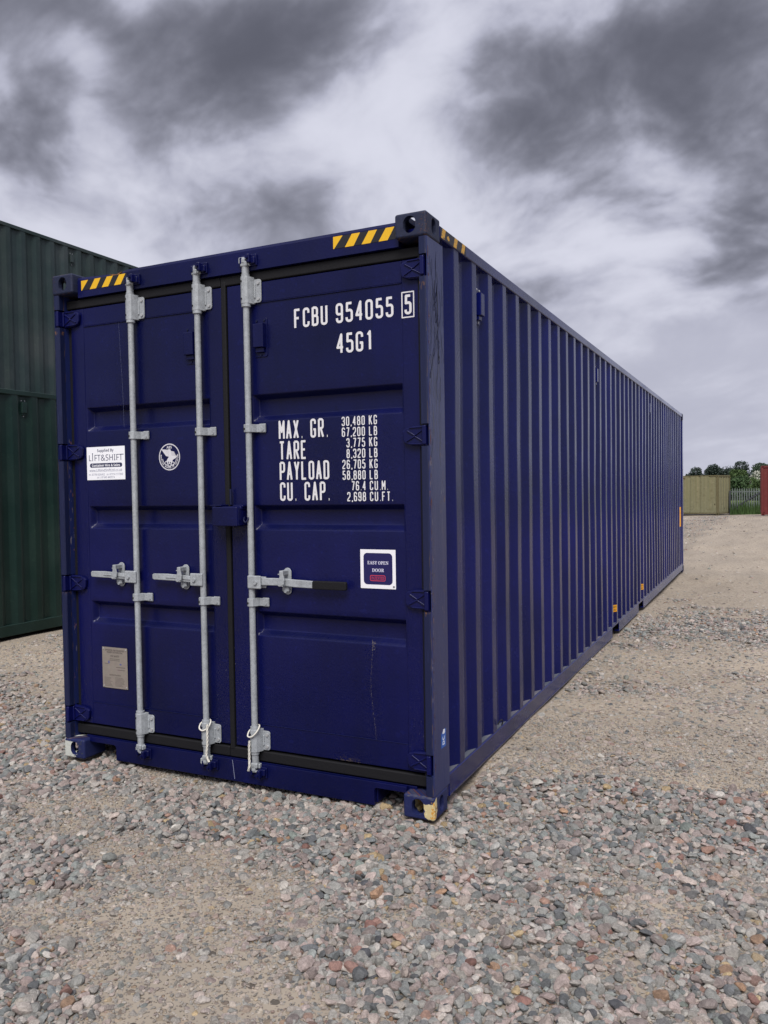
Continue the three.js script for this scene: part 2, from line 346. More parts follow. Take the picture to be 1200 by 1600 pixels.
  scatter(1.6, 10, 0.032, logn(0.0115, 0.65, 0.004, 0.028), (g) => 0.62 * (1 - sstep(0.35, 0.85, g)), (g) => 0.65 * r(), A, (a) => -a * (-0.1 + 0.6 * r()));
  // farther out
  scatter(6.5, 13, 0.034, logn(0.016, 0.5, 0.008, 0.034), (g) => 0.06 + 0.85 * sstep(0.3, 0.8, g), dust, A, (a, g) => a * (0.1 + 0.5 * r()) * sstep(0, 0.7, g) - a * 0.2 * (1 - g));
  scatter(13, 46, 0.15, logn(0.024, 0.5, 0.012, 0.05), (g) => 0.10 + 0.7 * sstep(0.35, 0.8, g), dust, 0.6, (a) => a * 0.2 * r());
  // the stones that show largest are things of their own on the ground, the rest one mass
  camera.updateMatrixWorld(); camera.updateProjectionMatrix();
  const inView = lots.flat().filter((k) => { const v = new THREE.Vector3().setFromMatrixPosition(k.m).project(camera); return Math.abs(v.x) < 1 && v.y > -1 && v.y < 1; }).sort((a, b) => b.show - a.show).slice(0, 300);
  const chosen = new Set(inView);
  const bands = new Map();
  for (const k of chosen) {   // alike stones share one of a few tones
    const key = k.c.map((c) => Math.round(c * 12)).join();
    if (!bands.has(key)) bands.set(key, Object.assign(M.stone.clone(), { color: new THREE.Color(...k.c) }));
    const o = new THREE.Mesh(geos[k.v], bands.get(key)); o.name = 'stone'; o.castShadow = o.receiveShadow = true;
    k.m.decompose(o.position, o.quaternion, o.scale); groundMesh.add(o);
  }
  const col = new THREE.Color();
  for (const [set, shapes] of [[lots, geos], [lotsFar, coarse]]) set.forEach((list, v) => {
    const rest = list.filter((k) => !chosen.has(k));
    const im = new THREE.InstancedMesh(shapes[v], M.stone, rest.length);
    im.name = 'pebbles'; im.userData.kind = 'stuff'; im.castShadow = im.receiveShadow = true;
    rest.forEach((k, i) => { im.setMatrixAt(i, k.m); im.setColorAt(i, col.setRGB(...k.c)); });
    gravel.add(im);
  });
  console.log('stones', lots.flat().length, lotsFar.flat().length, 'tones', bands.size);
}

// ------------------------------------------------------------------ containers: shared builders
const evaluator = new Evaluator(); evaluator.useGroups = false; evaluator.attributes = ['position', 'normal'];
// hollow corner casting with its openings; the corner itself lies at x = 0 (inside is -x), y = 0, z = 0 (inside is -z)
function castingGeometry(w, h, d, top, r = 0.013) {
  const strip = (g) => { const q = g; q.deleteAttribute('uv'); return q; };
  let body = new Brush(strip(new RoundedBoxGeometry(w, h, d, 3, r).translate(-w / 2, h / 2, -d / 2)));
  const t = 0.026, cuts = [new THREE.BoxGeometry(w - 2 * t, h - 2 * t, d - 2 * t).translate(-w / 2, h / 2, -d / 2)];
  const hole = (pts, depth) => new THREE.ExtrudeGeometry(new THREE.Shape(pts.map(([x, y]) => new THREE.Vector2(x, y))), { depth, bevelEnabled: false });
  cuts.push(hole(stadium(0, 0, 0.064, 0.080, 10), 0.08).translate(-w * 0.53, h * 0.52, -0.05));                                   // end face
  cuts.push(hole(stadium(0, 0, 0.054, 0.080, 10), 0.08).rotateY(Math.PI / 2).translate(-0.05, h * 0.52, -d * 0.52));              // side face
  cuts.push(hole(stadium(0, 0, 0.064, 0.115, 10), 0.08).rotateX(-Math.PI / 2).translate(-w / 2, top ? h - 0.05 : -0.03, -d / 2));  // top or bottom face
  for (const c of cuts) { c.deleteAttribute('uv'); body = evaluator.evaluate(body, new Brush(c), SUBTRACTION); }
  const g = flat(body.geometry.clone());
  return g;
}
const LIFT = 0.016;
const castTop = castingGeometry(0.165, 0.118, 0.178, true), castBottom = castingGeometry(0.165, 0.118, 0.178, false);
function mirrorX(g) {
  const m = flat(g.clone()).scale(-1, 1, 1), p = m.attributes.position, n = m.attributes.normal;
  for (let i = 0; i < p.count; i += 3) for (const a of [p, n]) for (const k of ['X', 'Y', 'Z']) { const t = a['get' + k](i + 1); a['set' + k](i + 1, a['get' + k](i + 2)); a['set' + k](i + 2, t); }
  return m;
}
const mirrorZ = (g) => mirrorX(g).rotateY(Math.PI);
// corrugated sheet in the plane x = 0 (crests out to x = 0, troughs at -depth), along -z from z0; profile points given as [distance, x]
function corrugated(profile, y0, y1, rows = 1) {
  const pos = [], nz = profile.length;
  const g = new THREE.BufferGeometry(), idx = [];
  const n = rows + 1;   // with rows, the sheet bows and waves by a few millimetres
  for (const [d, x] of profile) for (let j = 0; j <= rows; j++) { const y = lerp(y0, y1, j / rows), k = Math.sin(Math.PI * j / rows); pos.push(x + (rows > 1 ? k * (0.006 * noise.noise(d * 0.8, y * 0.9, 2.2) + 0.003 * noise.noise(d * 3.1, y * 1.9, 6.2) - 0.002) : 0), y, -d - (rows > 1 ? k * 0.004 * noise.noise(d * 2.3, y * 1.1, 9.1) : 0)); }
  for (let i = 0; i < nz - 1; i++) for (let j = 0; j < rows; j++) { const a = i * n + j; idx.push(a, a + n, a + 1, a + 1, a + n, a + n + 1); }
  g.setAttribute('position', new THREE.Float32BufferAttribute(pos, 3)); g.setIndex(idx);
  const f = g.toNonIndexed(); f.computeVertexNormals();
  return f;
}
function wave(first, pitch, count, crest, slope, depth, start, end) {   // blunt bends
  const pts = [[start, -depth]], c = 0.006;
  const bend = (d, x, d0, x0, d1, x1) => { const u = (a, b, l) => { const n = Math.hypot(a, b); return [a / n * l, b / n * l]; }, p = u(d0 - d, x0 - x, c), q = u(d1 - d, x1 - x, c); pts.push([d + p[0], x + p[1]], [d + (p[0] + q[0]) * 0.3, x + (p[1] + q[1]) * 0.3], [d + q[0], x + q[1]]); };
  for (let k = 0; k < count; k++) {
    const s = first + k * pitch;
    bend(s - slope, -depth, s - slope - 1, -depth, s, 0);
    bend(s, 0, s - slope, -depth, s + crest, 0);
    bend(s + crest, 0, s, 0, s + crest + slope, -depth);
    bend(s + crest + slope, -depth, s + crest, 0, s + crest + slope + 1, -depth);
  }
  pts.push([end, -depth]);
  return pts;
}
function ventGeometry() {   // small hood over air holes; back at z = 0, hood towards +z
  return [extrude(rrect(-0.04, 0.04, -0.103, 0.103, 0.012), 0.004, 0.0012),
    extrude([[-0.032, -0.055], [0.032, -0.055], [0.032, 0.07], [-0.032, 0.07]], 0.032, 0.004).translate(0, 0, 0.003),
    B(-0.026, 0.026, -0.08, -0.056, 0.003, 0.02, 0.003)];
}
const ventBolts = () => [[-0.024, 0.09], [0.024, 0.09], [0.0, -0.092]].map(([x, y]) => cyl(0.006, 0.007, 0.006, x, y, 0.006, 'z', 8));
// a closed plain container: near right bottom corner at the origin, length along -z
function plainContainer(root, { L, W, H, mat, postMat, pitch = 0.278, crest = 0.072, slope = 0.068, depth = 0.036, rail = 0.06, base = 0.16, first = 0.38, count, endCount = 7, castings = true }) {
  const n = count ?? Math.floor((L - 0.6) / pitch);
  const prof = wave(first, pitch, n, crest, slope, depth, 0.1, L - 0.1);
  mesh('side_wall', boxUV(corrugated(prof, base, H - rail + 0.01).translate(-0.006, 0, 0)), mat, root);
  const other = corrugated(prof, base, H - rail + 0.01).rotateY(Math.PI).translate(-W + 0.006, 0, -L);
  mesh('side_wall', boxUV(flat(other)), mat, root);
  const we = wave(0.34, (W - 0.4) / endCount, endCount, 0.11, 0.03, 0.03, 0.1, W - 0.1);
  mesh('end_wall', boxUV(flat(corrugated(we, base, H - rail).rotateY(-Math.PI / 2).translate(-W, 0, -0.012))), mat, root).rotation.set(0, 0, 0);
  mesh('end_wall', boxUV(flat(corrugated(we, base, H - rail).rotateY(Math.PI / 2).translate(0, 0, -L + 0.012))), mat, root);
  mesh('roof', [B(-W + 0.06, -0.06, H - 0.04, H - 0.02, -L + 0.1, -0.1, 0.002)], mat, root);
  mesh('floor', [B(-W + 0.06, -0.06, 0.1, 0.15, -L + 0.1, -0.1, 0.002)], M.inside, root);
  for (const x of [0, -W + rail]) { mesh('top_rail', [B(x - rail, x, H - rail, H - 0.004, -L + 0.17, -0.17, 0.006)], postMat, root); mesh('bottom_rail', [B(x - rail, x, 0.045, base + 0.012, -L + 0.17, -0.17, 0.006)], postMat, root); }
  for (const z of [0, -L + 0.1]) { each('end_rail', [B(-W + 0.16, -0.16, H - 0.1, H - 0.004, z - 0.1, z - 0.003, 0.006)], postMat, root); each('end_rail', [B(-W + 0.16, -0.16, 0.03, base + 0.01, z - 0.1, z - 0.003, 0.006)], postMat, root); }
  for (const [x, z] of [[0, 0], [-W + 0.11, 0], [0, -L + 0.15], [-W + 0.11, -L + 0.15]]) mesh('corner_post', [B(x - 0.108, x - 0.002, 0.118, H - 0.118, z - 0.148, z - 0.002, 0.012)], postMat, root);
  if (castings) for (const [gT, y] of [[castBottom, 0], [castTop, H - 0.118]]) {
    mesh('corner_casting', boxUV(gT.clone().translate(0, y, 0)), postMat, root);
    mesh('corner_casting', boxUV(mirrorX(gT).translate(-W, y, 0)), postMat, root);
    mesh('corner_casting', boxUV(mirrorZ(gT).translate(0, y, -L)), postMat, root);
    mesh('corner_casting', boxUV(mirrorX(mirrorZ(gT)).translate(-W, y, -L)), postMat, root);
  }
}

// ------------------------------------------------------------------ the blue container
const L = 12.192, W = 2.438, H = 2.896;
const box = thing('shipping_container', 'dark blue high shipping container with grey lock rods and white lettering on its doors', 'container');

// surfaces that wrap round the near right corner: s runs along the end face (negative) and back along the side (positive)
function wrapUV(g, s0, s1, y0, y1, left = false) {
  const p = g.attributes.position, uv = new Float32Array(p.count * 2), a = new THREE.Vector3(), b = new THREE.Vector3(), c = new THREE.Vector3();
  for (let i = 0; i < p.count; i += 3) {
    a.fromBufferAttribute(p, i); b.fromBufferAttribute(p, i + 1).sub(a); c.fromBufferAttribute(p, i + 2).sub(a); b.cross(c);
    for (let k = 0; k < 3; k++) {
      a.fromBufferAttribute(p, i + k);
      const X = left ? -(a.x + W) : a.x, s = Math.abs(b.x) > Math.abs(b.z) * 1.2 && (b.x > 0) === left && s1 < 0.2 ? s0 + 0.012 : Math.abs(b.x) > Math.abs(b.z) * 1.2 ? -a.z + X : X - a.z * 0.999;
      uv[(i + k) * 2] = (s - s0) / (s1 - s0); uv[(i + k) * 2 + 1] = (a.y - y0) / (y1 - y0);
    }
  }
  g.setAttribute('uv', new THREE.BufferAttribute(uv, 2));
  return g;
}
// chipped shape with a ragged outline
function ragged(c, x, y, rx, ry, r, n = 26, rough = 0.45) { c.beginPath(); for (let i = 0; i <= n; i++) { const a = i / n * 6.283, k = 1 - rough * r(); c.lineTo(x + Math.cos(a) * rx * k, y + Math.sin(a) * ry * k); } c.closePath(); c.fill(); }
function squiggle(c, x, y, len, r, wob) { c.beginPath(); c.moveTo(x, y); for (let t = 0; t < len; t += 6) { x += (r() - 0.5) * wob; y += 6; c.lineTo(x, y); } c.stroke(); }
const postMap = (left) => canvasTex(256, 2048, (c, w, h) => {   // u: s from -0.05 to 0.22 (0.27 m), v: 2.66 m
  const r = mulberry(left ? 31 : 32), X = (s) => (s + 0.05) / 0.27 * w;
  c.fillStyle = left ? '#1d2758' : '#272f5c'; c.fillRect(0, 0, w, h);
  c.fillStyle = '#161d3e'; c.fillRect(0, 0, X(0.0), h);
  for (let i = 0; i < 900; i++) { c.globalAlpha = 0.10; c.fillStyle = r() < 0.5 ? '#1b2250' : '#566080'; const x = r() * w, y = r() * h; c.fillRect(x, y, 1 + r() * 3, 4 + r() * 60); }
  c.globalAlpha = 0.85;
  for (let i = 0; i < 34; i++) { c.strokeStyle = r() < 0.75 ? '#090c1e' : '#12172f'; c.lineWidth = 2.5 + 3.5 * r(); squiggle(c, X(0.03 + 0.14 * r()), h * (0.01 + 0.36 * r()), 20 + 150 * r(), r, 7); }
  for (let i = 0; i < 18; i++) { c.strokeStyle = '#12172f'; c.lineWidth = 2.4; squiggle(c, X(0.02 + 0.17 * r()), h * r(), 30 + 120 * r(), r, 2); }
  for (let i = 0; i < 70; i++) { c.globalAlpha = 0.5; c.fillStyle = ['#b8a48c', '#a85a3a', '#9a8f88', '#c07858', '#7a5a48'][Math.floor(r() * 5)]; const s = r() < 0.6 ? 0.004 + 0.03 * r() : 0.14 + 0.05 * r(); ragged(c, X(s), h * (0.30 + 0.6 * r()), 1.5 + 3.4 * r(), 3 + 16 * r() ** 2, r, 9); }
  c.globalAlpha = 0.5; c.strokeStyle = '#8d8a86'; for (let i = 0; i < 16; i++) { c.lineWidth = 0.8 + r(); squiggle(c, X(0.155 + 0.02 * r()), h * (0.45 + 0.45 * r()), 20 + 90 * r(), r, 1.5); }
  c.globalAlpha = 0.85; c.fillStyle = '#8a5a35'; for (const y of [0.075, 0.352, 0.662, 0.945]) for (let i = 0; i < 14; i++) { c.globalAlpha = 0.3; ragged(c, X(-0.035 + 0.034 * r()), h * (y + 0.012 * r() * r()), 2 + 3 * r(), 2 + 9 * r(), r, 10); }
  c.globalAlpha = 0.6; c.fillStyle = '#6d5236'; for (let i = 0; i < 40; i++) ragged(c, X(-0.004 + 0.006 * r()), h * r(), 1.5, 6 + 30 * r(), r, 9);
  c.globalAlpha = 1;
});
const postPaint = (left) => new THREE.MeshPhysicalMaterial({ map: postMap(left), roughness: 0.5, roughnessMap: paintRough, bumpMap: peelTex, bumpScale: 0.0012, specularIntensity: 0.7 });
const castMap = (kind) => canvasTex(512, 256, (c, w, h) => {   // u: s from -0.17 to 0.185 (0.355 m), v: 0.118 m
  const r = mulberry(40 + kind), X = (s) => (s + 0.17) / 0.355 * w;
  c.fillStyle = kind < 2 ? '#1c233d' : '#1a2250'; c.fillRect(0, 0, w, h);
  for (let i = 0; i < 240; i++) { c.globalAlpha = 0.22; c.fillStyle = r() < 0.6 ? '#39436e' : '#161c3c'; ragged(c, r() * w, r() * h, 2 + 10 * r(), 1 + 7 * r(), r, 10); }
  c.globalAlpha = 0.55;
  const rust = ['#4a2f22', '#6b4430', '#3b2a26', '#7d4a2c'];
  for (let i = 0; i < (kind === 0 ? 110 : 46); i++) { c.fillStyle = rust[Math.floor(r() * 4)]; const s = (r() + r() - 1) * 0.05 + (r() < 0.3 ? 0.08 * r() : 0); ragged(c, X(s), h * r(), 2 + 6 * r(), 2 + 9 * r(), r, 10); }
  for (let i = 0; i < 60; i++) { c.fillStyle = rust[Math.floor(r() * 4)]; ragged(c, r() * w, r() < 0.5 ? h * 0.03 * r() : h * (1 - 0.04 * r()), 4 + 12 * r(), 2 + 3 * r(), r, 10); }
  if (kind === 2) {   // cream and yellow undercoat laid bare at the near bottom corner
    c.globalAlpha = 0.35; c.fillStyle = '#5c5a52'; for (let i = 0; i < 30; i++) ragged(c, X(-0.15 + 0.15 * r()), h * 0.10 * r(), 10 + 16 * r(), 4 + 6 * r(), r, 14);
    c.globalAlpha = 0.97; c.fillStyle = '#cdbd8c'; c.beginPath(); [[-0.056, 0.30], [-0.05, 0.34], [-0.03, 0.30], [-0.012, 0.30], [0.014, 0.10], [0.03, 0.06], [0.034, 0.42], [0.037, 0.62], [0.03, 0.7], [0.022, 0.88], [0.01, 0.93], [-0.006, 0.98], [-0.022, 0.93], [-0.03, 0.96], [-0.04, 0.9], [-0.05, 0.86], [-0.055, 0.72], [-0.049, 0.6], [-0.057, 0.5]].forEach(([s, y]) => c.lineTo(X(s), y * h)); c.closePath(); c.fill();
    c.globalAlpha = 0.8; c.fillStyle = '#c68a2e'; for (let i = 0; i < 34; i++) ragged(c, X(-0.02 + 0.032 * r()), h * (0.22 + 0.66 * r()), 3 + 6 * r(), 8 + 22 * r(), r, 12);
    c.fillStyle = '#d9cfa8'; for (let i = 0; i < 12; i++) ragged(c, X(-0.05 + 0.08 * r()), h * (0.3 + 0.5 * r()), 3 + 6 * r(), 6 + 12 * r(), r, 12);
    c.fillStyle = '#6b3a1e'; for (let i = 0; i < 26; i++) ragged(c, X(0.012 + 0.03 * r()), h * (0.45 + 0.5 * r()), 2 + 4 * r(), 4 + 14 * r(), r, 12);
    c.fillStyle = '#2c2624'; for (let i = 0; i < 7; i++) ragged(c, X(-0.005 + 0.025 * r()), h * (0.3 + 0.4 * r()), 1 + 2 * r(), 3 + 7 * r(), r, 9);
  }
  if (kind === 3) {   // flaked white paint on the far bottom corner (mirrored: the corner edge at s = 0, the face to -0.16)
    c.globalAlpha = 0.95; c.fillStyle = '#c9cbc3'; c.beginPath(); [[0.02, -0.1], [-0.005, -0.06], [-0.012, 0.14], [-0.075, 0.16], [-0.068, 0.4], [-0.062, 0.62], [-0.07, 0.74], [-0.088, 0.82], [-0.098, 0.88], [-0.085, 0.95], [-0.04, 0.98], [0.02, 1.1]].forEach(([s, y]) => c.lineTo(X(s), y * h)); c.closePath(); c.fill();
    c.globalAlpha = 0.6; c.fillStyle = '#8f9488'; for (let i = 0; i < 26; i++) ragged(c, X(-0.07 + 0.07 * r()), h * r(), 2 + 4 * r(), 3 + 8 * r(), r, 10);
    c.fillStyle = '#4b4a46'; for (let i = 0; i < 40; i++) ragged(c, X(-0.15 + 0.08 * r()), h * (0.05 + 0.85 * r()), 4 + 9 * r(), 4 + 8 * r(), r, 12);
  }
  c.globalAlpha = 1;
});
const castPaint = (kind) => new THREE.MeshPhysicalMaterial({ map: castMap(kind), roughness: 0.58, bumpMap: peelTex, bumpScale: 0.0025, specularIntensity: 0.6 });
{
  mesh('corner_casting', wrapUV(flat(castTop.clone().translate(0, H - 0.118 + LIFT, 0)), -0.17, 0.185, H - 0.118 + LIFT, H + LIFT), castPaint(0), box, 'rust-speckled corner casting at the top of the near corner');
  mesh('corner_casting', wrapUV(mirrorX(castTop).translate(-W, H - 0.118 + LIFT, 0), -0.17, 0.185, H - 0.118 + LIFT, H + LIFT, true), castPaint(1), box);
  mesh('corner_casting', wrapUV(flat(castBottom.clone()), -0.17, 0.185, 0, 0.118), castPaint(2), box, 'bottom corner casting with cream and yellow paint laid bare');
  mesh('corner_casting', wrapUV(mirrorX(castBottom).translate(-W, 0, 0), -0.17, 0.185, 0, 0.118, true), castPaint(3), box, 'bottom corner casting flaked with white paint');
  for (const [g, y] of [[castTop, H - 0.118], [castBottom, 0]]) { mesh('corner_casting', boxUV(mirrorZ(g).translate(0, y, -L)), M.navyDull, box); mesh('corner_casting', boxUV(mirrorX(mirrorZ(g)).translate(-W, y, -L)), M.navyDull, box); }
}
function sideMarks(name, z0, z1, y0, y1, x, parent, draw, color, px = 1400) {   // marks in a sheet on the plane x, seen from the right
  px = Math.min(px, 2000 / (y1 - y0)); const w = Math.round((z0 - z1) * px), h = Math.round((y1 - y0) * px);
  const alpha = canvasTex(w, h, (c) => { c.fillStyle = '#000'; c.fillRect(0, 0, w, h); c.fillStyle = c.strokeStyle = '#fff'; draw(c, w, h); }, false);
  return mesh(name, new THREE.PlaneGeometry(z0 - z1, y1 - y0).rotateY(Math.PI / 2).translate(x, (y0 + y1) / 2, (z0 + z1) / 2), new THREE.MeshPhysicalMaterial({ color, alphaMap: alpha, transparent: true, roughness: 1, specularIntensity: 0.05 }), parent);
}
// corner posts of the door end: notched where the hinges sit
const HINGE_R = [2.658, 1.857, 1.062, 0.268], HINGE_L = [2.655, 1.853, 1.06, 0.262];
function post(hinges, left) {
  const seg = (pts, y0, y1) => extrude(pts.map(([x, z]) => [x, -z]), y1 - y0, 0).rotateX(-Math.PI / 2).translate(0, y0, 0);
  const full = [[-0.046, -0.012], [-0.042, -0.006], [-0.014, -0.004], [-0.006, -0.007], [-0.003, -0.016], [-0.003, -0.212], [-0.012, -0.215], [-0.04, -0.215], [-0.04, -0.1], [-0.046, -0.098]];
  const notch = [[-0.04, -0.06], [-0.0065, -0.06], [-0.0065, -0.010], [-0.005, -0.010], [-0.003, -0.016], [-0.003, -0.212], [-0.012, -0.215], [-0.04, -0.215]];
  const parts = []; let y = 0.1185;
  for (const h of [...hinges].sort((a, b) => a - b)) { parts.push(seg(full, y, h - 0.053), seg(notch, h - 0.053, h + 0.053)); y = h + 0.053; }
  parts.push(seg(full, y, H - 0.1185 + LIFT));
  let g = mergeGeometries(parts.map((p) => { const f = flat(p); f.deleteAttribute('uv'); return f; }));
  if (left) g = mirrorX(g).translate(-W, 0, 0);
  g.computeVertexNormals();
  return wrapUV(g, -0.05, 0.22, 0.118, H - 0.118, left);
}
mesh('corner_post', post(HINGE_R, false), postPaint(false), box, 'corner post beside the long wall, scuffed and rust-flecked');
mesh('corner_post', post(HINGE_L, true), postPaint(true), box);
for (const x of [0, -W + 0.1]) mesh('corner_post', [B(x - 0.098, x - 0.002, 0.118, H - 0.118, -L + 0.002, -L + 0.15, 0.01)], M.navySide, box);
// wriggling cracks and scrapes where the paint has come away
sideMarks('paint_crack', -0.022, -0.208, 1.75, 2.77, -0.0018, box, (c, w, h) => {
  const r = mulberry(88); c.lineCap = 'round'; c.lineJoin = 'round';
  for (let i = 0; i < 26; i++) { c.globalAlpha = 0.55 + 0.4 * r(); c.lineWidth = 2 + 3.5 * r(); let x = w * (0.1 + 0.8 * r()), y = h * (r() < 0.7 ? 0.55 * r() : r()), d = 0; c.beginPath(); c.moveTo(x, y); const len = 60 + 330 * r(); for (let t = 0; t < len; t += 9) { d = d * 0.8 + (r() - 0.5) * 5; x = clamp(x + d, 4, w - 4); y += 9; c.lineTo(x, y); } c.stroke(); if (r() < 0.4) { c.beginPath(); c.ellipse(x, y, 7 + 8 * r(), 18 + 26 * r(), 0.3, 0, 4 + 2 * r()); c.stroke(); } }
}, 0x0b0f20);
sideMarks('scratch', -0.022, -0.208, 0.5, 2.2, -0.0017, box, (c, w, h) => {
  const r = mulberry(89); for (let i = 0; i < 150; i++) { c.globalAlpha = 0.35 + 0.5 * r(); const x = r() < 0.6 ? w * (0.02 + 0.16 * r()) : w * (0.6 + 0.36 * r()), y = h * (0.15 + 0.85 * r()); ragged(c, x, y, 0.7 + 1.8 * r(), 2 + 20 * r() ** 3, r, 9); }
}, 0xa8917c);
sideMarks('rust_patch', -0.014, -0.05, 0.14, 2.75, -0.0016, box, (c, w, h) => {
  const r = mulberry(90); for (let i = 0; i < 90; i++) { c.globalAlpha = 0.25 + 0.5 * r(); ragged(c, w * 0.35 * r() ** 2, h * r(), 1 + 3 * r(), 3 + 24 * r() ** 2, r, 10); }
}, 0x7a4a2a);
// inner channel between post and door
mesh('door_jamb', [B(-0.075, -0.046, 0.12, H - 0.12, -0.16, -0.095, 0.003)], M.navy, box);
mesh('door_jamb', [B(-W + 0.046, -W + 0.075, 0.12, H - 0.12, -0.16, -0.095, 0.003)], M.navy, box);

// header with a dent, and the sill with its two notches
{
  const g = new THREE.BoxGeometry(W - 0.33, 0.12, 0.11, 220, 8, 4).translate(-W / 2, 2.832, -0.1), p = g.attributes.position;
  for (let i = 0; i < p.count; i++) {
    const x = p.getX(i), y = p.getY(i), z = p.getZ(i), t = sstep(2.83, 2.892, y);
    const d = Math.exp(-(((x + 1.975) / 0.045) ** 2)), sag = Math.exp(-(((x + 2.08) / 0.13) ** 2)) * 0.008;
    p.setY(i, y - t * (0.017 * d + sag) - t * 0.001 * noise.noise(x * 6, 1, 2));
    if (z > -0.05) p.setZ(i, z - 0.008 * d * t - 0.006 * sstep(2.876, 2.892, y));
  }
  const f = g.toNonIndexed(); f.computeVertexNormals();
  mesh('door_header', boxUV(f), M.navy, box, 'door header dented near its left end');
  const rust = new THREE.MeshStandardMaterial({ color: new THREE.Color(0.30, 0.13, 0.05), roughness: 0.9, map: repeat(galvTex.clone(), 9) });
  const c = new THREE.BoxGeometry(0.09, 0.010, 0.012, 24, 2, 2), q = c.attributes.position;
  for (let i = 0; i < q.count; i++) { const x = q.getX(i); q.setY(i, q.getY(i) * (1 - (x / 0.046) ** 2 * 0.9) - 0.017 * Math.exp(-((x / 0.045) ** 2)) - 0.005 + 0.004 * noise.noise(x * 90, q.getY(i) * 90, 3)); q.setZ(i, q.getZ(i) - 0.006 * Math.exp(-((x / 0.045) ** 2))); }
  c.translate(-1.975, 2.893, -0.0505); c.computeVertexNormals();
  mesh('rust_patch', boxUV(c.toNonIndexed()), rust, box);
  const sill = extrude([[-W + 0.166, 0.132], [-W + 0.166, 0.1], [-2.075, 0.1], [-2.062, 0.088], [-2.062, 0.012], [-0.345, 0.012], [-0.345, 0.092], [-0.335, 0.102], [-0.166, 0.102], [-0.166, 0.132]], 0.022, 0.0025).translate(0, 0, -0.067);
  mesh('door_sill', [sill, B(-W + 0.12, -0.12, 0.106, 0.132, -0.20, -0.068, 0.003), B(-2.07, -2.06, 0.02, 0.1, -0.4, -0.068, 0.002), B(-0.345, -0.335, 0.02, 0.1, -0.4, -0.068, 0.002)], M.navy, box);
  mesh('floor', [B(-W + 0.1, -0.05, 0.135, 0.165, -L + 0.1, -0.2, 0.001), ...Array.from({ length: 20 }, (_, i) => B(-W + 0.06, -0.05, 0.05, 0.134, -0.6 - i * 0.6 - 0.04, -0.6 - i * 0.6, 0.002))], M.inside, box);
}
// rails, long walls, roof, closed far end
{
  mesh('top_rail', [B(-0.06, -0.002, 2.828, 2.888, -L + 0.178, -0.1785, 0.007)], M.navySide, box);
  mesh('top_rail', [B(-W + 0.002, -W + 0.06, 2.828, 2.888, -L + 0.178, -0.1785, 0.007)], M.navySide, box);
  // bottom rail: an upright web with a flange turned out at its foot, cut by two pocket openings
  const cross = (x) => [[x, 0.158], [x - 0.006, 0.164], [x - 0.008, 0.163], [x - 0.008, 0.152], [x - 0.006, 0.07], [x - 0.05, 0.062], [x - 0.05, 0.052], [x + 0.001, 0.052], [x + 0.003, 0.062], [x, 0.07]];
  const run = (x, z0, z1, flip) => { let g = extrude(cross(0), z1 - z0, 0.001); if (flip) g = mirrorX(flat(g)); return g.translate(x, 0, z0); };
  const cuts = [[-L + 0.178, -7.02], [-6.62, -5.22], [-4.82, -0.2155]];
  mesh('bottom_rail', [B(-0.05, -0.008, 0.055, 0.1175, -0.216, -0.179, 0.002)], M.navySide, box);
  for (const [x, flip] of [[-0.005, false], [-W + 0.005, true]]) mesh('bottom_rail', [...cuts.map(([a, b]) => run(x, a, b, flip)), ...[[-7.02, -6.62], [-5.22, -4.82]].map(([a, b]) => B(Math.min(x, x - (flip ? -0.05 : 0.05)), Math.max(x, x - (flip ? -0.05 : 0.05)) - (flip ? 0 : 0.002), 0.146, 0.165, a, b, 0.002))], M.navySide, box);
  mesh('rail_ledge', [B(-0.058, -0.0142, 0.160, 0.1655, -L + 0.178, -0.217, 0.001)], M.ledge, box, 'lighter grey top of the bottom rail'); mesh('rail_ledge', [B(-W + 0.0142, -W + 0.058, 0.160, 0.1655, -L + 0.178, -0.217, 0.001)], M.ledge, box);
  const prof = wave(0.38, 0.278, 42, 0.072, 0.068, 0.036, 0.2, L - 0.14);
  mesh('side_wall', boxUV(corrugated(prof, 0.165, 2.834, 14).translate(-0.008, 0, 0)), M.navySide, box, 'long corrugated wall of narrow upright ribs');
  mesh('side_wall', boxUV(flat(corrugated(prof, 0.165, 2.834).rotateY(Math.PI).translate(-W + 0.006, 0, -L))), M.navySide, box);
  mesh('end_wall', boxUV(flat(corrugated(wave(0.3, 0.25, 8, 0.11, 0.02, 0.03, 0.1, W - 0.1), 0.12, 2.84).rotateY(Math.PI / 2).translate(0, 0, -L + 0.02))), M.navySide, box);
  each('end_rail', [B(-W + 0.16, -0.16, 2.8, 2.885, -L + 0.004, -L + 0.1, 0.006), B(-W + 0.16, -0.16, 0.03, 0.16, -L + 0.004, -L + 0.1, 0.006)], M.navySide, box);
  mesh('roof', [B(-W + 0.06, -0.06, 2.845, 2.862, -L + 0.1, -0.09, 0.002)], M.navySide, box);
  for (const [z, y] of [[-0.832, 2.626], [-4.168, 2.63], [-7.78, 2.63]]) {
    const v = mesh('vent_cover', ventGeometry().map((g) => flat(g).rotateY(Math.PI / 2).translate(-0.0405, y, z)), M.navySide, box);
    each('bolt', ventBolts().map((g) => flat(g).rotateY(Math.PI / 2).translate(-0.0405, y, z)), M.bolt, v);
  }
  // loose wire hook at the foot of the wall
  mesh('wire_hook', [tube([[-0.002, 0.2, -1.0], [0.012, 0.225, -1.01], [0.016, 0.215, -1.04], [0.008, 0.185, -1.045]], 0.004, 14, 6)], M.hole, box);
}

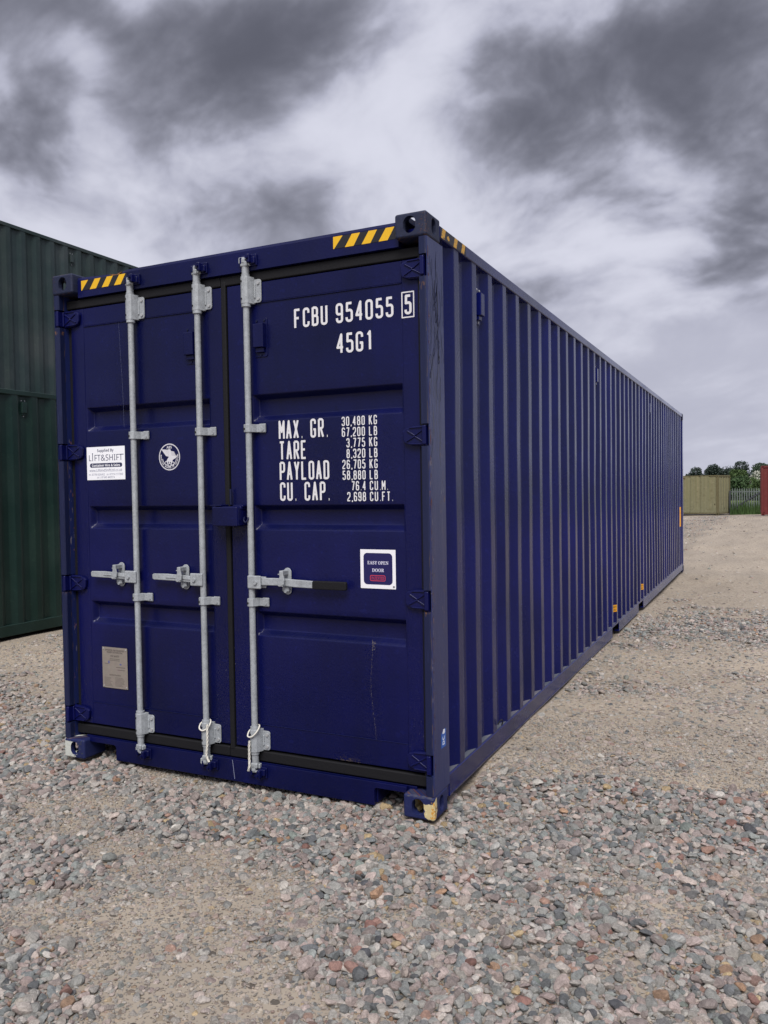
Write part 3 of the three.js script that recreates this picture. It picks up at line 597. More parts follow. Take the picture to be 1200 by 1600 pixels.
// ------------------------------------------------------------------ lettering: narrow strokes with square-rounded corners
const GLYPHS = {
  0: '0,0r 4,0r 4,8r 0,8r z', 1: '0.9,1.4 2.4,0 2.4,8', 2: '0,2 0,0r 4,0r 4,3.6r 0,6.8 0,8 4.2,8', 3: '0,1.8 0,0r 4,0r 4,3.8r 1.4,3.8|1.4,3.8 4,3.8r 4,8r 0,8r 0,6.2', 4: '3,8.3 3,0 0,5.8 4.3,5.8',
  5: '3.9,0 0.4,0 0.3,3.3 4,3.0r 4,8r 0,8r 0,6.3', 6: '3.9,1.8 3.9,0r 0,0r 0,8r 4,8r 4,3.4r 0,3.8', 7: '-0.1,0 4,0 1.5,8.2', 8: '0.2,0r 3.8,0r 3.8,3.8r 0.2,3.8r z|0,3.8r 4,3.8r 4,8r 0,8r z', 9: '0.1,6.2 0.1,8r 4,8r 4,0r 0,0r 0,4.6r 4,4.4',
  A: '-0.1,8.3 2,0 4.1,8.3|0.7,5.5 3.3,5.5', B: '0,0 3.7,0r 3.7,3.8r 0,3.8|0,3.8 4,3.8r 4,8r 0,8|0,-0.2 0,8.2', C: '4,2 4,0r 0,0r 0,8r 4,8r 4,6', D: '0,0 4,0r 4,8r 0,8|0,-0.2 0,8.2', E: '4,0 0,0 0,8 4,8|0,3.9 3.3,3.9',
  F: '4,0 0,0 0,8.4|0,3.9 3.2,3.9', G: '4,2 4,0r 0,0r 0,8r 4,8r 4,4.6 2.2,4.6', K: '0,-0.3 0,8.3|4,-0.3 0.2,4.8|1.4,3.4 4.2,8.3', L: '0,-0.3 0,8 4,8', M: '-0.2,8.3 -0.2,0 2.1,5 4.4,0 4.4,8.3', O: '0,0r 4,0r 4,8r 0,8r z', P: '0,8.3 0,0|0,0 4,0r 4,4.4r 0,4.4',
  R: '0,8.3 0,0|0,0 4,0r 4,4.2r 0,4.2|1.8,4.2 4.2,8.3', T: '-0.2,0 4.2,0|2,0 2,8.3', U: '0,-0.3 0,8r 4,8r 4,-0.3', X: '0,-0.2 4,8.2|4,-0.2 0,8.2', Y: '0,-0.2 2,4.2 4,-0.2|2,4.2 2,8.3', '.': '0.2,8 0.8,8', ',': '0.6,7.6 0.2,9.2',
};
// writes text into a box of pixels: left edge x, cap top y, cap height h, one letter every adv, letter width w
function write(c, text, x, y, h, w, adv, stroke) {
  c.lineWidth = stroke; c.lineJoin = 'round'; c.lineCap = 'butt';
  const kx = (w - stroke) / 4, ky = (h - stroke) / 8;
  for (const ch of text) {
    const g = GLYPHS[ch];
    if (g) for (const path of g.split('|')) {
      const closed = path.endsWith('z'), pts = path.replace(' z', '').split(' ').map((s) => { const [a, b] = s.replace('r', '').split(','); return [x + stroke / 2 + +a * kx, y + stroke / 2 + +b * ky, s.endsWith('r')]; });
      c.beginPath();
      const n = pts.length, R = w * 0.3;
      if (closed) {
        const mid = [(pts[0][0] + pts[n - 1][0]) / 2, (pts[0][1] + pts[n - 1][1]) / 2];
        c.moveTo(...mid);
        for (let i = 0; i < n; i++) { const q = pts[(i + 1) % n], nx = i === n - 1 ? mid : q; c.arcTo(pts[i][0], pts[i][1], nx[0], nx[1], R); }
        c.closePath();
      } else {
        c.moveTo(pts[0][0], pts[0][1]);
        for (let i = 1; i < n; i++) if (pts[i][2] && i < n - 1) c.arcTo(pts[i][0], pts[i][1], pts[i + 1][0], pts[i + 1][1], R); else c.lineTo(pts[i][0], pts[i][1]);
      }
      c.stroke();
    }
    x += ch === '.' || ch === ',' ? adv * 0.5 : adv;
  }
}
const SKIN = 0.0012;
// flat print on a door: a thin sheet from x0..x1, y0..y1 whose alpha is drawn
function print(name, x0, x1, y0, y1, z, parent, draw, px = 2000, color = 0xd6d6da, label) {
  const w = Math.round((x1 - x0) * px), h = Math.round((y1 - y0) * px), X = (x) => (x - x0) * px, Y = (y) => (y1 - y) * px;
  const alpha = canvasTex(w, h, (c) => { c.fillStyle = '#000'; c.fillRect(0, 0, w, h); c.fillStyle = c.strokeStyle = '#fff'; draw(c, X, Y, px); wear(c, w, h); }, false);
  const m = new THREE.MeshStandardMaterial({ color, alphaMap: alpha, transparent: true, roughness: 0.55 });
  return mesh(name, new THREE.PlaneGeometry(x1 - x0, y1 - y0).translate((x0 + x1) / 2, (y0 + y1) / 2, z + SKIN), m, parent, label);
}
function wear(c, w, h) { const r = mulberry(w + h); c.fillStyle = '#000'; for (let i = 0; i < w * h / 2600; i++) { c.globalAlpha = 0.55; c.fillRect(r() * w, r() * h, 1 + r() * 1.5, 1 + r() * 1.5); } c.globalAlpha = 1; }
function sticker(name, x0, x1, y0, y1, z, parent, w, h, draw, label, rough = 0.4) {
  const t = canvasTex(w, h, draw);
  const g = extrude([[x0, y0], [x1, y0], [x1, y1], [x0, y1]], 0.0014, 0).translate(0, 0, z);
  const f = flat(g), p = f.attributes.position, uv = new Float32Array(p.count * 2);
  for (let i = 0; i < p.count; i++) { uv[i * 2] = (p.getX(i) - x0) / (x1 - x0); uv[i * 2 + 1] = (p.getY(i) - y0) / (y1 - y0); }
  f.setAttribute('uv', new THREE.BufferAttribute(uv, 2));
  return mesh(name, f, new THREE.MeshStandardMaterial({ map: t, roughness: rough }), parent, label);
}

// ------------------------------------------------------------------ doors
const ZF = -0.070, ZP = -0.0735, RODZ = -0.036;
// pressed panel with three sunken bands
function pressed(x0, x1, r0, r1, y0, y1, bands, depth = 0.042) {
  const xs = new Set([x0, x1]), ys = new Set([y0, y1]);
  for (const t of [0, 0.2, 0.5, 0.8, 1]) { xs.add(r0 + 0.024 * t); xs.add(r1 - 0.012 * t); for (const [a, b] of bands) { ys.add(b - 0.034 * t); ys.add(a + 0.040 * t); } }
  for (let i = 1; i < 14; i++) { xs.add(lerp(r0 + 0.03, r1 - 0.03, i / 14)); ys.add(lerp(y0, y1, (i + 0.31) / 15)); }
  const X = [...xs].sort((a, b) => a - b), Y = [...ys].sort((a, b) => a - b), pos = [], idx = [];
  const sm = (t) => { t = clamp(t); return t * t * (3 - 2 * t) * 0.55 + t * 0.45; };
  for (const y of Y) for (const x of X) {
    let d = 0;
    for (const [a, b] of bands) if (y > a && y < b) d = Math.min(sm((x - r0) / 0.024), sm((r1 - x) / 0.012), sm((b - y) / 0.034), sm((y - a) / 0.040));
    pos.push(x, y, ZP - depth * d + 0.0020 * noise.noise(x * 3, y * 2.2, 4.4));
  }
  const n = X.length;
  for (let j = 0; j < Y.length - 1; j++) for (let i = 0; i < n - 1; i++) { const a = j * n + i; idx.push(a, a + 1, a + n, a + 1, a + n + 1, a + n); }
  const g = new THREE.BufferGeometry(); g.setAttribute('position', new THREE.Float32BufferAttribute(pos, 3)); g.setIndex(idx); g.computeVertexNormals();
  const f = g.toNonIndexed();
  // welded seams along the rim of the panel
  return merged([f]);
}
const BANDS = [[0.815, 0.958], [1.387, 1.530], [1.970, 2.122]];
const strip = (x0, x1, y0, y1, z0, z1) => B(x0, x1, y0, y1, z0, z1, 0.007, 3);
function hingeBlade(side, y, door) {   // side +1: knuckle to the right
  const tip = 0.118, k = 0.05, sx = (x) => side * x, o = [];
  const pts = [[-tip + 0.004, -0.02], [-tip + 0.012, -0.034], [-tip + 0.045, -0.046], [0, -k], [0, k], [-tip + 0.05, 0.046], [-tip + 0.012, 0.036], [-tip, 0.022]].map(([x, yy]) => [sx(x), yy]);
  if (side < 0) pts.reverse();
  o.push(extrude(pts, 0.018, 0.005));
  const bar = (a, b, w) => { const dx = b[0] - a[0], dy = b[1] - a[1], n = Math.hypot(dx, dy); return new RoundedBoxGeometry(n, w, 0.010, 2, 0.0035).rotateZ(Math.atan2(dy, dx)).translate(sx(0) + (a[0] + b[0]) / 2, (a[1] + b[1]) / 2, 0.019); };
  const P = (x, yy) => [sx(x), yy];
  o.push(bar(P(-0.006, 0.030), P(-0.05, 0.002), 0.008), bar(P(-0.006, -0.030), P(-0.05, -0.004), 0.008), bar(P(-0.05, 0), P(-0.092, 0.026), 0.008), bar(P(-0.05, -0.002), P(-0.095, -0.026), 0.008), bar(P(-0.01, 0.041), P(-0.08, 0.039), 0.007), bar(P(-0.01, -0.041), P(-0.08, -0.039), 0.007));
  const X = side > 0 ? -0.044 : -W + 0.044;
  const blade = o.map((g) => flat(g).translate(X, y, ZF + 0.004));
  // arm to the pin and the knuckle in the notch of the post
  const kn = [B(-0.041, -0.0185, -0.046, 0.046, -0.05, -0.002, 0.006, 3), B(-0.05, -0.03, -0.044, 0.044, -0.062, -0.036, 0.005), cyl(0.008, 0.008, 0.1, -0.025, 0, -0.02, 'y', 10)].map((g) => { let f = flat(g); f.deleteAttribute('uv'); if (side < 0) f = mirrorX(f).translate(-W, 0, 0); return f.translate(0, y, 0); });
  const m = mesh('hinge', [...blade, ...kn], M.navy, door);
  return m;
}
function guide(x, y0, y1, door, rope) {   // long sleeve with a bolted flange
  const yc = (y0 + y1) / 2, h = y1 - y0;
  const sleeve = extrude([[x - 0.026, ZF + 0.002], [x - 0.026, RODZ + 0.004], [x - 0.019, RODZ + 0.019], [x - 0.006, RODZ + 0.026], [x + 0.008, RODZ + 0.025], [x + 0.021, RODZ + 0.016], [x + 0.03, RODZ - 0.004], [x + 0.036, ZF + 0.012], [x + 0.036, ZF + 0.002]].map(([a, z]) => [a, -z]).reverse(), h, 0.002).rotateX(-Math.PI / 2).translate(0, y0, 0);
  const flange = extrude(rrect(x + 0.02, x + 0.079, y0 + 0.006, y1 - 0.012, 0.014), 0.008, 0.002).translate(0, 0, ZF + 0.0015);
  const ridge = B(x + 0.037, x + 0.046, y0 + 0.03, y1 - 0.035, ZF + 0.007, ZF + 0.017, 0.004);
  const g = mesh('rod_guide', [sleeve, flange, ridge], M.galv, door);
  return g;
}
const guideBolts = (x, y0, y1) => [[x + 0.063, y0 + 0.026], [x + 0.063, y1 - 0.032]].map(([a, b]) => cyl(0.0085, 0.0095, 0.008, a, b, ZF + 0.012, 'z', 10));
const guideHoles = (x, y0, y1) => [y0 + 0.025, y1 - 0.025].map((b) => cyl(0.0055, 0.0055, 0.004, x - 0.011, b, RODZ + 0.0235, 'z', 10).rotateY(0));
function bracket(x, yc, door) {   // narrow strap over the rod
  const strap = extrude([[x - 0.025, ZF + 0.002], [x - 0.025, RODZ + 0.006], [x - 0.017, RODZ + 0.020], [x, RODZ + 0.025], [x + 0.018, RODZ + 0.018], [x + 0.028, RODZ - 0.002], [x + 0.036, ZF + 0.012], [x + 0.09, ZF + 0.010], [x + 0.09, ZF + 0.002]].map(([a, z]) => [a, -z]).reverse(), 0.042, 0.002).rotateX(-Math.PI / 2).translate(0, yc - 0.021, 0);
  const ear = B(x + 0.05, x + 0.09, yc - 0.024, yc + 0.024, ZF + 0.002, ZF + 0.009, 0.003);
  const m = mesh('rod_bracket', [strap, ear, cyl(0.007, 0.008, 0.006, x + 0.072, yc - 0.008, ZF + 0.011, 'z', 10)], M.galv, door);
  return m;
}
function rod(x, y0, y1, door) {
  mesh('lock_rod', [cyl(0.0168, 0.0168, y1 - y0, x, (y0 + y1) / 2, RODZ, 'y', 24),
    cyl(0.0245, 0.0245, 0.016, x, 2.588, RODZ, 'y', 20), cyl(0.0225, 0.0225, 0.012, x, 2.745, RODZ, 'y', 20), cyl(0.020, 0.020, 0.05, x, 2.77, RODZ, 'y', 20),
    cyl(0.0235, 0.0235, 0.014, x, 0.327, RODZ, 'y', 20), cyl(0.0225, 0.0225, 0.012, x, 0.19, RODZ, 'y', 20), cyl(0.019, 0.019, 0.05, x, 0.16, RODZ, 'y', 20)], M.galv, door);
}
// forked cam at the rod's end and the keeper it bites into
function cam(x, y, dir, turn, door) {
  const g = [B(-0.021, 0.021, -0.014, 0.014, -0.016, 0.02, 0.006, 3), B(-0.034, -0.012, 0.004, 0.034, -0.014, 0.014, 0.005, 3), B(-0.03, 0.036, 0.026, 0.037, -0.018, 0.016, 0.004, 3), B(0.022, 0.034, -0.01, 0.014, -0.012, 0.012, 0.004, 3), B(-0.016, 0.008, -0.002, 0.03, -0.012, 0.02, 0.005, 3)];
  mesh('lock_cam', g.map((q) => flat(q).scale(1, dir, 1).rotateY(turn).translate(x, y, RODZ + 0.002)).map(fixWinding(dir)), M.galv, door);
}
const fixWinding = (dir) => (g) => { if (dir > 0) return g; const p = g.attributes.position, n = g.attributes.normal; for (let i = 0; i < p.count; i += 3) for (const a of [p, n]) for (const k of ['X', 'Y', 'Z']) { const t = a['get' + k](i + 1); a['set' + k](i + 1, a['get' + k](i + 2)); a['set' + k](i + 2, t); } return g; };
function keeper(x, y, dir, z) {
  const g = [B(-0.045, 0.052, -0.03, 0.03, 0, 0.012, 0.004), B(0.012, 0.032, -0.022, 0.024, 0.008, 0.052, 0.006, 3), B(-0.042, -0.028, -0.02, 0.016, 0.008, 0.034, 0.005, 3), B(0.02, 0.05, -0.024, 0.012, 0.008, 0.030, 0.006, 3), cyl(0.008, 0.008, 0.018, 0.02, 0.004, 0.054, 'z', 10)];
  mesh('cam_keeper', g.map((q) => fixWinding(dir)(flat(q).scale(1, dir, 1)).translate(x, y, z)), M.navy, box);
}
function handleHub(x, door, side) {   // clevis welded to the rod
  const s = side;
  return [B(Math.min(x - 0.012 * s, x + 0.072 * s), Math.max(x - 0.012 * s, x + 0.072 * s), 1.082, 1.152, RODZ + 0.012, RODZ + 0.026, 0.006, 3), B(Math.min(x, x + 0.085 * s), Math.max(x, x + 0.085 * s), 1.084, 1.145, RODZ - 0.018, RODZ - 0.006, 0.005, 3), cyl(0.011, 0.012, 0.010, x + 0.042 * s, 1.116, RODZ + 0.03, 'z', 12)];
}
function retainer(x, door) {
  const m = mesh('handle_retainer', [extrude(stadium(x, 1.124, 0.046, 0.142), 0.008, 0.002).translate(0, 0, ZF + 0.002), B(x - 0.022, x + 0.020, 1.07, 1.098, ZF + 0.006, ZF + 0.03, 0.006, 3), cyl(0.009, 0.010, 0.008, x + 0.002, 1.074, ZF + 0.033, 'z', 10), cyl(0.010, 0.011, 0.012, x - 0.004, 1.172, ZF + 0.016, 'z', 10)], M.galv, door);
  // swinging latch that hangs over the handle
  const l = [extrude([[x - 0.013, 1.182], [x - 0.015, 1.15], [x - 0.028, 1.125], [x - 0.026, 1.104], [x - 0.012, 1.100], [x + 0.012, 1.112], [x + 0.016, 1.135], [x + 0.010, 1.16], [x + 0.010, 1.184]], 0.010, 0.003).translate(0, 0, RODZ + 0.022), B(x - 0.018, x + 0.008, 1.158, 1.184, ZF + 0.006, RODZ + 0.03, 0.005, 3), B(x - 0.032, x - 0.018, 1.160, 1.166, RODZ, RODZ + 0.02, 0.002), B(x - 0.024, x + 0.006, 1.100, 1.112, RODZ - 0.004, RODZ + 0.03, 0.004, 3)];
  mesh('handle_latch', l, M.galv, door);
}
function leftHandle(x, tip, door) {
  const z = RODZ - 0.002, g = extrude([[x - 0.045, 1.098], [x - 0.20, 1.104], [tip + 0.01, 1.106], [tip, 1.112], [tip, 1.134], [tip + 0.008, 1.140], [x - 0.25, 1.142], [x - 0.12, 1.136], [x - 0.045, 1.134]].reverse(), 0.012, 0.0035).translate(0, 0, z);
  const rib = extrude([[x - 0.075, 1.112], [x - 0.20, 1.118], [tip + 0.1, 1.121], [x - 0.20, 1.126], [x - 0.075, 1.124]].reverse(), 0.008, 0.002).translate(0, 0, z + 0.008);
  mesh('rod_handle', [g, rib, ...handleHub(x, door, -1)], M.galv, door);
}

{
  // ---- left leaf
  const dl = sub('door', box); dl.userData.label = 'left door leaf with two lock rods';
  const panelL = pressed(-2.264, -1.33, -2.256, -1.338, 0.33, 2.612, BANDS);
  mesh('door_panel', panelL, M.navy, dl);
  mesh('door_frame', [B(-2.362, -2.262, 0.205, 2.712, ZF - 0.045, ZF, 0.004), B(-1.333, -1.243, 0.205, 2.712, ZF - 0.045, ZF, 0.004), B(-2.262, -1.333, 2.606, 2.7115, ZF - 0.045, ZF - 0.0006, 0.004), B(-2.262, -1.333, 0.2055, 0.337, ZF - 0.045, ZF - 0.0006, 0.004)], M.navy, dl);
  each('gasket', [strip(-2.402, -2.362, 0.15, 2.76, ZF - 0.05, ZF - 0.012), strip(-2.39, -1.245, 2.716, 2.768, ZF - 0.04, ZF + 0.006), strip(-2.39, -1.245, 0.138, 0.194, ZF - 0.04, ZF + 0.006)], M.rubber, dl);
  for (const y of HINGE_L) hingeBlade(-1, y, dl);
  for (const x of [-1.858, -1.380]) {
    rod(x, 0.12, 2.8, dl);
    for (const [a, b] of [[2.596, 2.738], [0.198, 0.320]]) { const g = guide(x, a, b, dl); each('bolt', guideBolts(x, a, b), M.bolt, dl); each('pin_hole', guideHoles(x, a, b), M.hole, dl); }
    for (const y of [1.934, 0.998]) { bracket(x, y, dl); each('pin_hole', [cyl(0.0055, 0.0055, 0.004, x - 0.013, y - 0.003, RODZ + 0.0225, 'z', 10)], M.hole, dl); }
    cam(x, 2.803, 1, x < -1.5 ? -0.5 : -0.3, dl); cam(x, 0.125, -1, x < -1.5 ? -0.2 : 0.25, dl);
    keeper(x + 0.02, 2.822, 1, -0.045); keeper(x + 0.02, 0.088, -1, -0.0455);
    leftHandle(x, x < -1.5 ? -2.208 : -1.735, dl);
    retainer(x - 0.142, dl);
  }
  const vl = mesh('vent_cover', ventGeometry().map((g) => flat(g).translate(-1.452, 2.418, ZP)), M.navy, dl); each('bolt', ventBolts().map((g) => flat(g).translate(-1.452, 2.418, ZP)), M.navyDull, dl);
  // ---- right leaf
  const dr = sub('door', box); dr.userData.label = 'right door leaf with white lettering and one lock rod';
  mesh('door_panel', pressed(-1.07, -0.16, -1.055, -0.168, 0.33, 2.612, BANDS), M.navy, dr);
  mesh('door_frame', [B(-1.203, -1.062, 0.205, 2.712, ZF - 0.045, ZF, 0.004), B(-0.163, -0.076, 0.205, 2.712, ZF - 0.045, ZF, 0.004), B(-1.062, -0.163, 2.606, 2.7115, ZF - 0.045, ZF - 0.0006, 0.004), B(-1.062, -0.163, 0.2055, 0.337, ZF - 0.045, ZF - 0.0006, 0.004)], M.navy, dr);
  each('gasket', [strip(-0.078, -0.047, 0.15, 2.76, ZF - 0.03, ZF + 0.004), strip(-1.244, -0.05, 2.716, 2.768, ZF - 0.04, ZF + 0.006), strip(-1.244, -0.05, 0.138, 0.194, ZF - 0.04, ZF + 0.006), strip(-1.240, -1.209, 0.18, 2.74, ZF - 0.04, ZF + 0.0085)], M.rubber, dr);
  for (const y of HINGE_R) hingeBlade(1, y, dr);
  {
    const x = -1.055;
    rod(x, 0.12, 2.8, dr);
    for (const [a, b] of [[2.596, 2.738], [0.198, 0.320]]) { guide(x, a, b, dr); each('bolt', guideBolts(x, a, b), M.bolt, dr); each('pin_hole', guideHoles(x, a, b), M.hole, dr); }
    for (const y of [1.937, 1.006]) { bracket(x, y, dr); each('pin_hole', [cyl(0.0055, 0.0055, 0.004, x - 0.013, y - 0.003, RODZ + 0.0225, 'z', 10)], M.hole, dr); }
    cam(x, 2.803, 1, 0.1, dr); cam(x, 0.125, -1, 0.15, dr);
    keeper(x + 0.02, 2.822, 1, -0.045); keeper(x + 0.02, 0.088, -1, -0.0455);
    const z = RODZ - 0.002;
    const arm = mesh('rod_handle', [extrude([[x + 0.05, 1.100], [x + 0.2, 1.104], [x + 0.27, 1.098], [x + 0.385, 1.096], [x + 0.385, 1.134], [x + 0.27, 1.138], [x + 0.2, 1.142], [x + 0.05, 1.140]], 0.012, 0.0035).translate(0, 0, z), ...handleHub(x, dr, 1)], M.galv, dr);
    mesh('handle_grip', [extrude(rrect(x + 0.382, -0.474, 1.092, 1.136, 0.010), 0.022, 0.005).translate(0, 0, z - 0.005)], M.rubber, dr);
    retainer(-0.845, dr);
  }
  const vr = mesh('vent_cover', ventGeometry().map((g) => flat(g).translate(-0.988, 2.418, ZP)), M.navy, dr); each('bolt', ventBolts().map((g) => flat(g).translate(-0.988, 2.418, ZP)), M.navyDull, dr);
  each('weld_seam', [tube([[-2.258, 2.604, ZF], [-1.34, 2.604, ZF]], 0.0025, 4, 6), tube([[-2.258, 0.3385, ZF], [-1.34, 0.3385, ZF]], 0.0025, 4, 6)], M.navy, dl);
  each('weld_seam', [tube([[-1.05, 2.604, ZF], [-0.165, 2.604, ZF]], 0.0025, 4, 6), tube([[-1.05, 0.3385, ZF], [-0.165, 0.3385, ZF]], 0.0025, 4, 6)], M.navy, dr);
  // ---- lettering on the right leaf
  const cap = 0.1;
  print('lettering', -0.79, -0.2, 2.43, 2.56, ZP, dr, (c, X, Y, k) => { write(c, 'FCBU', X(-0.781), Y(2.546), cap * k, 0.040 * k, 0.0533 * k, 0.0125 * k); write(c, '954055', X(-0.533), Y(2.546), cap * k, 0.042 * k, 0.0562 * k, 0.0125 * k); });
  print('lettering', -0.172, -0.09, 2.425, 2.565, ZF, dr, (c, X, Y, k) => { write(c, '5', X(-0.149), Y(2.544), 0.096 * k, 0.038 * k, 0.05 * k, 0.0125 * k); c.lineWidth = 0.006 * k; c.strokeRect(X(-0.162), Y(2.556), 0.062 * k, 0.121 * k); });
  print('lettering', -0.54, -0.31, 2.28, 2.405, ZP, dr, (c, X, Y, k) => write(c, '45G1', X(-0.532), Y(2.393), cap * k, 0.042 * k, 0.0555 * k, 0.0125 * k));
  const rows = [['MAX.', 'GR.', 1.972], ['TARE', '', 1.863], ['PAYLOAD', '', 1.755], ['CU.', 'CAP.', 1.646]];
  for (const [a, b, y] of rows) print('lettering', -0.9, -0.56, y - 0.108, y + 0.006, ZP, dr, (c, X, Y, k) => { write(c, a, X(-0.888), Y(y), 0.098 * k, 0.034 * k, 0.0445 * k, 0.0112 * k); if (b) write(c, b, X(b === 'GR.' ? -0.695 : -0.737), Y(y), 0.098 * k, 0.034 * k, 0.046 * k, 0.0112 * k); });
  const small = [['30,480', 'KG'], ['67,200', 'LB'], ['3,775', 'KG'], ['8,320', 'LB'], ['26,705', 'KG'], ['58,880', 'LB'], ['76.4', 'CU.M.'], ['2,698', 'CU.FT.']];
  small.forEach(([a, b], i) => {
    const y = 1.972 - i * 0.0546;
    print('lettering', -0.54, -0.215, y - 0.054, y + 0.003, ZP, dr, (c, X, Y, k) => {
      const adv = 0.0252, wd = 0.0185, n = [...a].reduce((s, ch) => s + (ch === ',' || ch === '.' ? 0.5 : 1), 0) * adv;
      write(c, a, X(-0.377 - n + 0.006), Y(y), 0.047 * k, wd * k, adv * k, 0.0058 * k); write(c, b, X(-0.355), Y(y), 0.047 * k, wd * k, 0.0268 * k, 0.0058 * k);
    }, 3000);
  });
  // ---- labels
  sticker('sticker', -2.266, -1.962, 1.684, 1.881, ZP + 0.0005, dl, 912, 591, (c, w, h) => {
    c.fillStyle = '#eef0f6'; c.fillRect(0, 0, w, h); c.fillStyle = '#23284c'; c.textAlign = 'center'; c.textBaseline = 'middle';
    c.font = 'bold 70px sans-serif'; c.fillText('Supplied By', w * 0.5, h * 0.115);
    const wide = (t, x0, x1, y, px) => { c.save(); c.font = `${px}px sans-serif`; const m = c.measureText(t).width; c.translate(x0, y); c.scale((x1 - x0) / m, 1); c.textAlign = 'left'; c.fillText(t, 0, 0); c.restore(); };
    wide('L', w * 0.052, w * 0.135, h * 0.335, 150); wide('FT&SHIFT', w * 0.2, w * 0.945, h * 0.335, 150);
    c.fillRect(w * 0.157, h * 0.205, 14, h * 0.222); c.fillRect(w * 0.151, h * 0.185, 24, 16); c.fillRect(w * 0.87, h * 0.238, w * 0.10, 14);
    c.beginPath(); c.roundRect(w * 0.09, h * 0.495, w * 0.84, h * 0.13, 36); c.fill();
    c.fillStyle = '#f2f3f8'; c.font = 'bold 62px sans-serif'; c.fillText('Container Hire & Sales', w * 0.505, h * 0.563, w * 0.78);
    c.fillStyle = '#4a5070'; c.font = '66px sans-serif'; c.fillText('www.LiftAndShiftLtd.co.uk', w * 0.5, h * 0.715, w * 0.88);
    c.font = '50px sans-serif'; c.fillText('m: 07798 826402   m: 07774 177300', w * 0.5, h * 0.84, w * 0.9); c.fillText('or t: 01945 440974', w * 0.5, h * 0.925, w * 0.5);
  }, 'white supplier sticker');
  sticker('sticker', -0.415, -0.219, 1.104, 1.300, ZP + 0.0005, dr, 720, 720, (c, w, h) => {
    c.fillStyle = '#e9e9ef'; c.fillRect(0, 0, w, h); c.fillStyle = '#151250'; c.beginPath(); c.roundRect(w * 0.09, h * 0.09, w * 0.82, h * 0.81, 76); c.fill();
    c.fillStyle = '#d9d9ea'; c.textAlign = 'center'; c.textBaseline = 'middle'; c.font = 'bold 84px serif'; c.fillText('EASY OPEN', w * 0.5, h * 0.34, w * 0.6); c.fillText('DOOR', w * 0.5, h * 0.53, w * 0.34);
    c.fillStyle = c.strokeStyle = '#c23a4e'; c.lineWidth = 12; c.beginPath(); c.roundRect(w * 0.28, h * 0.665, w * 0.42, h * 0.135, 22); c.stroke(); c.font = 'bold 78px serif'; c.fillText('PATENTED', w * 0.49, h * 0.735, w * 0.36);
    c.fillStyle = '#77777c'; c.fillRect(w * 0.915, h * 0.92, w * 0.055, h * 0.05);
  }, 'square white and blue sticker');
  // round class emblem with an eagle on a shield
  print('emblem', -1.712, -1.546, 1.72, 1.888, ZP, dl, (c, X, Y, k) => {
    const cx = X(-1.629), cy = Y(1.804), R = 0.077 * k;
    c.lineWidth = R * 0.075; c.beginPath(); c.arc(cx, cy, R * 0.95, 0, 7); c.stroke();
    c.lineWidth = R * 0.045; c.beginPath(); c.arc(cx, cy, R * 0.66, 0.2, Math.PI - 0.2); c.stroke();
    c.textAlign = 'center'; c.textBaseline = 'middle'; c.font = `bold ${R * 0.27}px sans-serif`; c.fillText('ABS', cx, cy - R * 0.72);
    const ring = 'AMERICAN BUREAU OF SHIPPING'; c.font = `bold ${R * 0.16}px sans-serif`;
    [...ring].forEach((ch, i) => { const a = Math.PI * 1.06 - (i / (ring.length - 1)) * Math.PI * 1.12; c.save(); c.translate(cx + Math.cos(a) * R * 0.79, cy + Math.sin(a) * R * 0.79); c.rotate(a - Math.PI / 2); c.fillText(ch, 0, 0); c.restore(); });
    const poly = (pts) => { c.beginPath(); pts.forEach(([x, y]) => c.lineTo(cx + x * R, cy + y * R)); c.closePath(); c.fill(); };
    for (let i = 0; i < 7; i++) { const t = i / 6; c.lineWidth = R * 0.065; c.beginPath(); c.moveTo(cx - R * (0.72 - 0.36 * t), cy - R * (0.55 - 0.42 * t)); c.lineTo(cx - R * (0.02 + 0.02 * t), cy - R * (0.50 - 0.45 * t)); c.stroke(); }
    for (let i = 0; i < 5; i++) { const t = i / 4; c.lineWidth = R * 0.06; c.beginPath(); c.moveTo(cx + R * 0.10, cy - R * (0.42 - 0.3 * t)); c.lineTo(cx + R * (0.46 + 0.2 * t), cy - R * (0.34 - 0.34 * t)); c.stroke(); }
    poly([[-0.08, -0.6], [0.12, -0.55], [0.16, -0.1], [0.5, 0.0], [0.74, -0.12], [0.66, 0.06], [0.3, 0.22], [0.22, 0.5], [0.06, 0.34], [-0.04, 0.56], [-0.1, 0.3], [-0.24, 0.5], [-0.26, 0.24], [-0.06, 0.0]]);
    c.lineWidth = R * 0.05; for (const [ax, ay] of [[-0.3, 0.45], [0.0, 0.6], [0.3, 0.5]]) { c.beginPath(); c.arc(cx + ax * R, cy + ay * R, R * 0.13, 0, 7); c.stroke(); }
  }, 4600, 0xcfcfd6, 'round white class emblem with an eagle');
  // etched steel data plate
  const plate = sticker('data_plate', -2.176, -1.979, 0.437, 0.682, ZP + 0.0035, dl, 640, 800, (c, w, h) => {
    const r = mulberry(90); c.fillStyle = '#837c74'; c.fillRect(0, 0, w, h);
    for (let i = 0; i < 420; i++) { c.globalAlpha = 0.08; c.fillStyle = ['#968f84', '#6f6a6c', '#857672', '#8f8a84'][Math.floor(r() * 4)]; ragged(c, r() * w, r() * h, 10 + 50 * r(), 10 + 50 * r(), r, 12); }
    c.globalAlpha = 0.95; c.fillStyle = '#2e2a29'; c.textAlign = 'center'; c.textBaseline = 'middle';
    c.font = 'bold 44px sans-serif'; c.fillText('APPROVED FOR TRANSPORT', w * 0.5, h * 0.075, w * 0.78); c.fillText('UNDER CUSTOMS SEAL', w * 0.5, h * 0.125, w * 0.64); c.font = 'bold 52px sans-serif'; c.fillText('CSC SAFETY', w * 0.5, h * 0.215, w * 0.34);
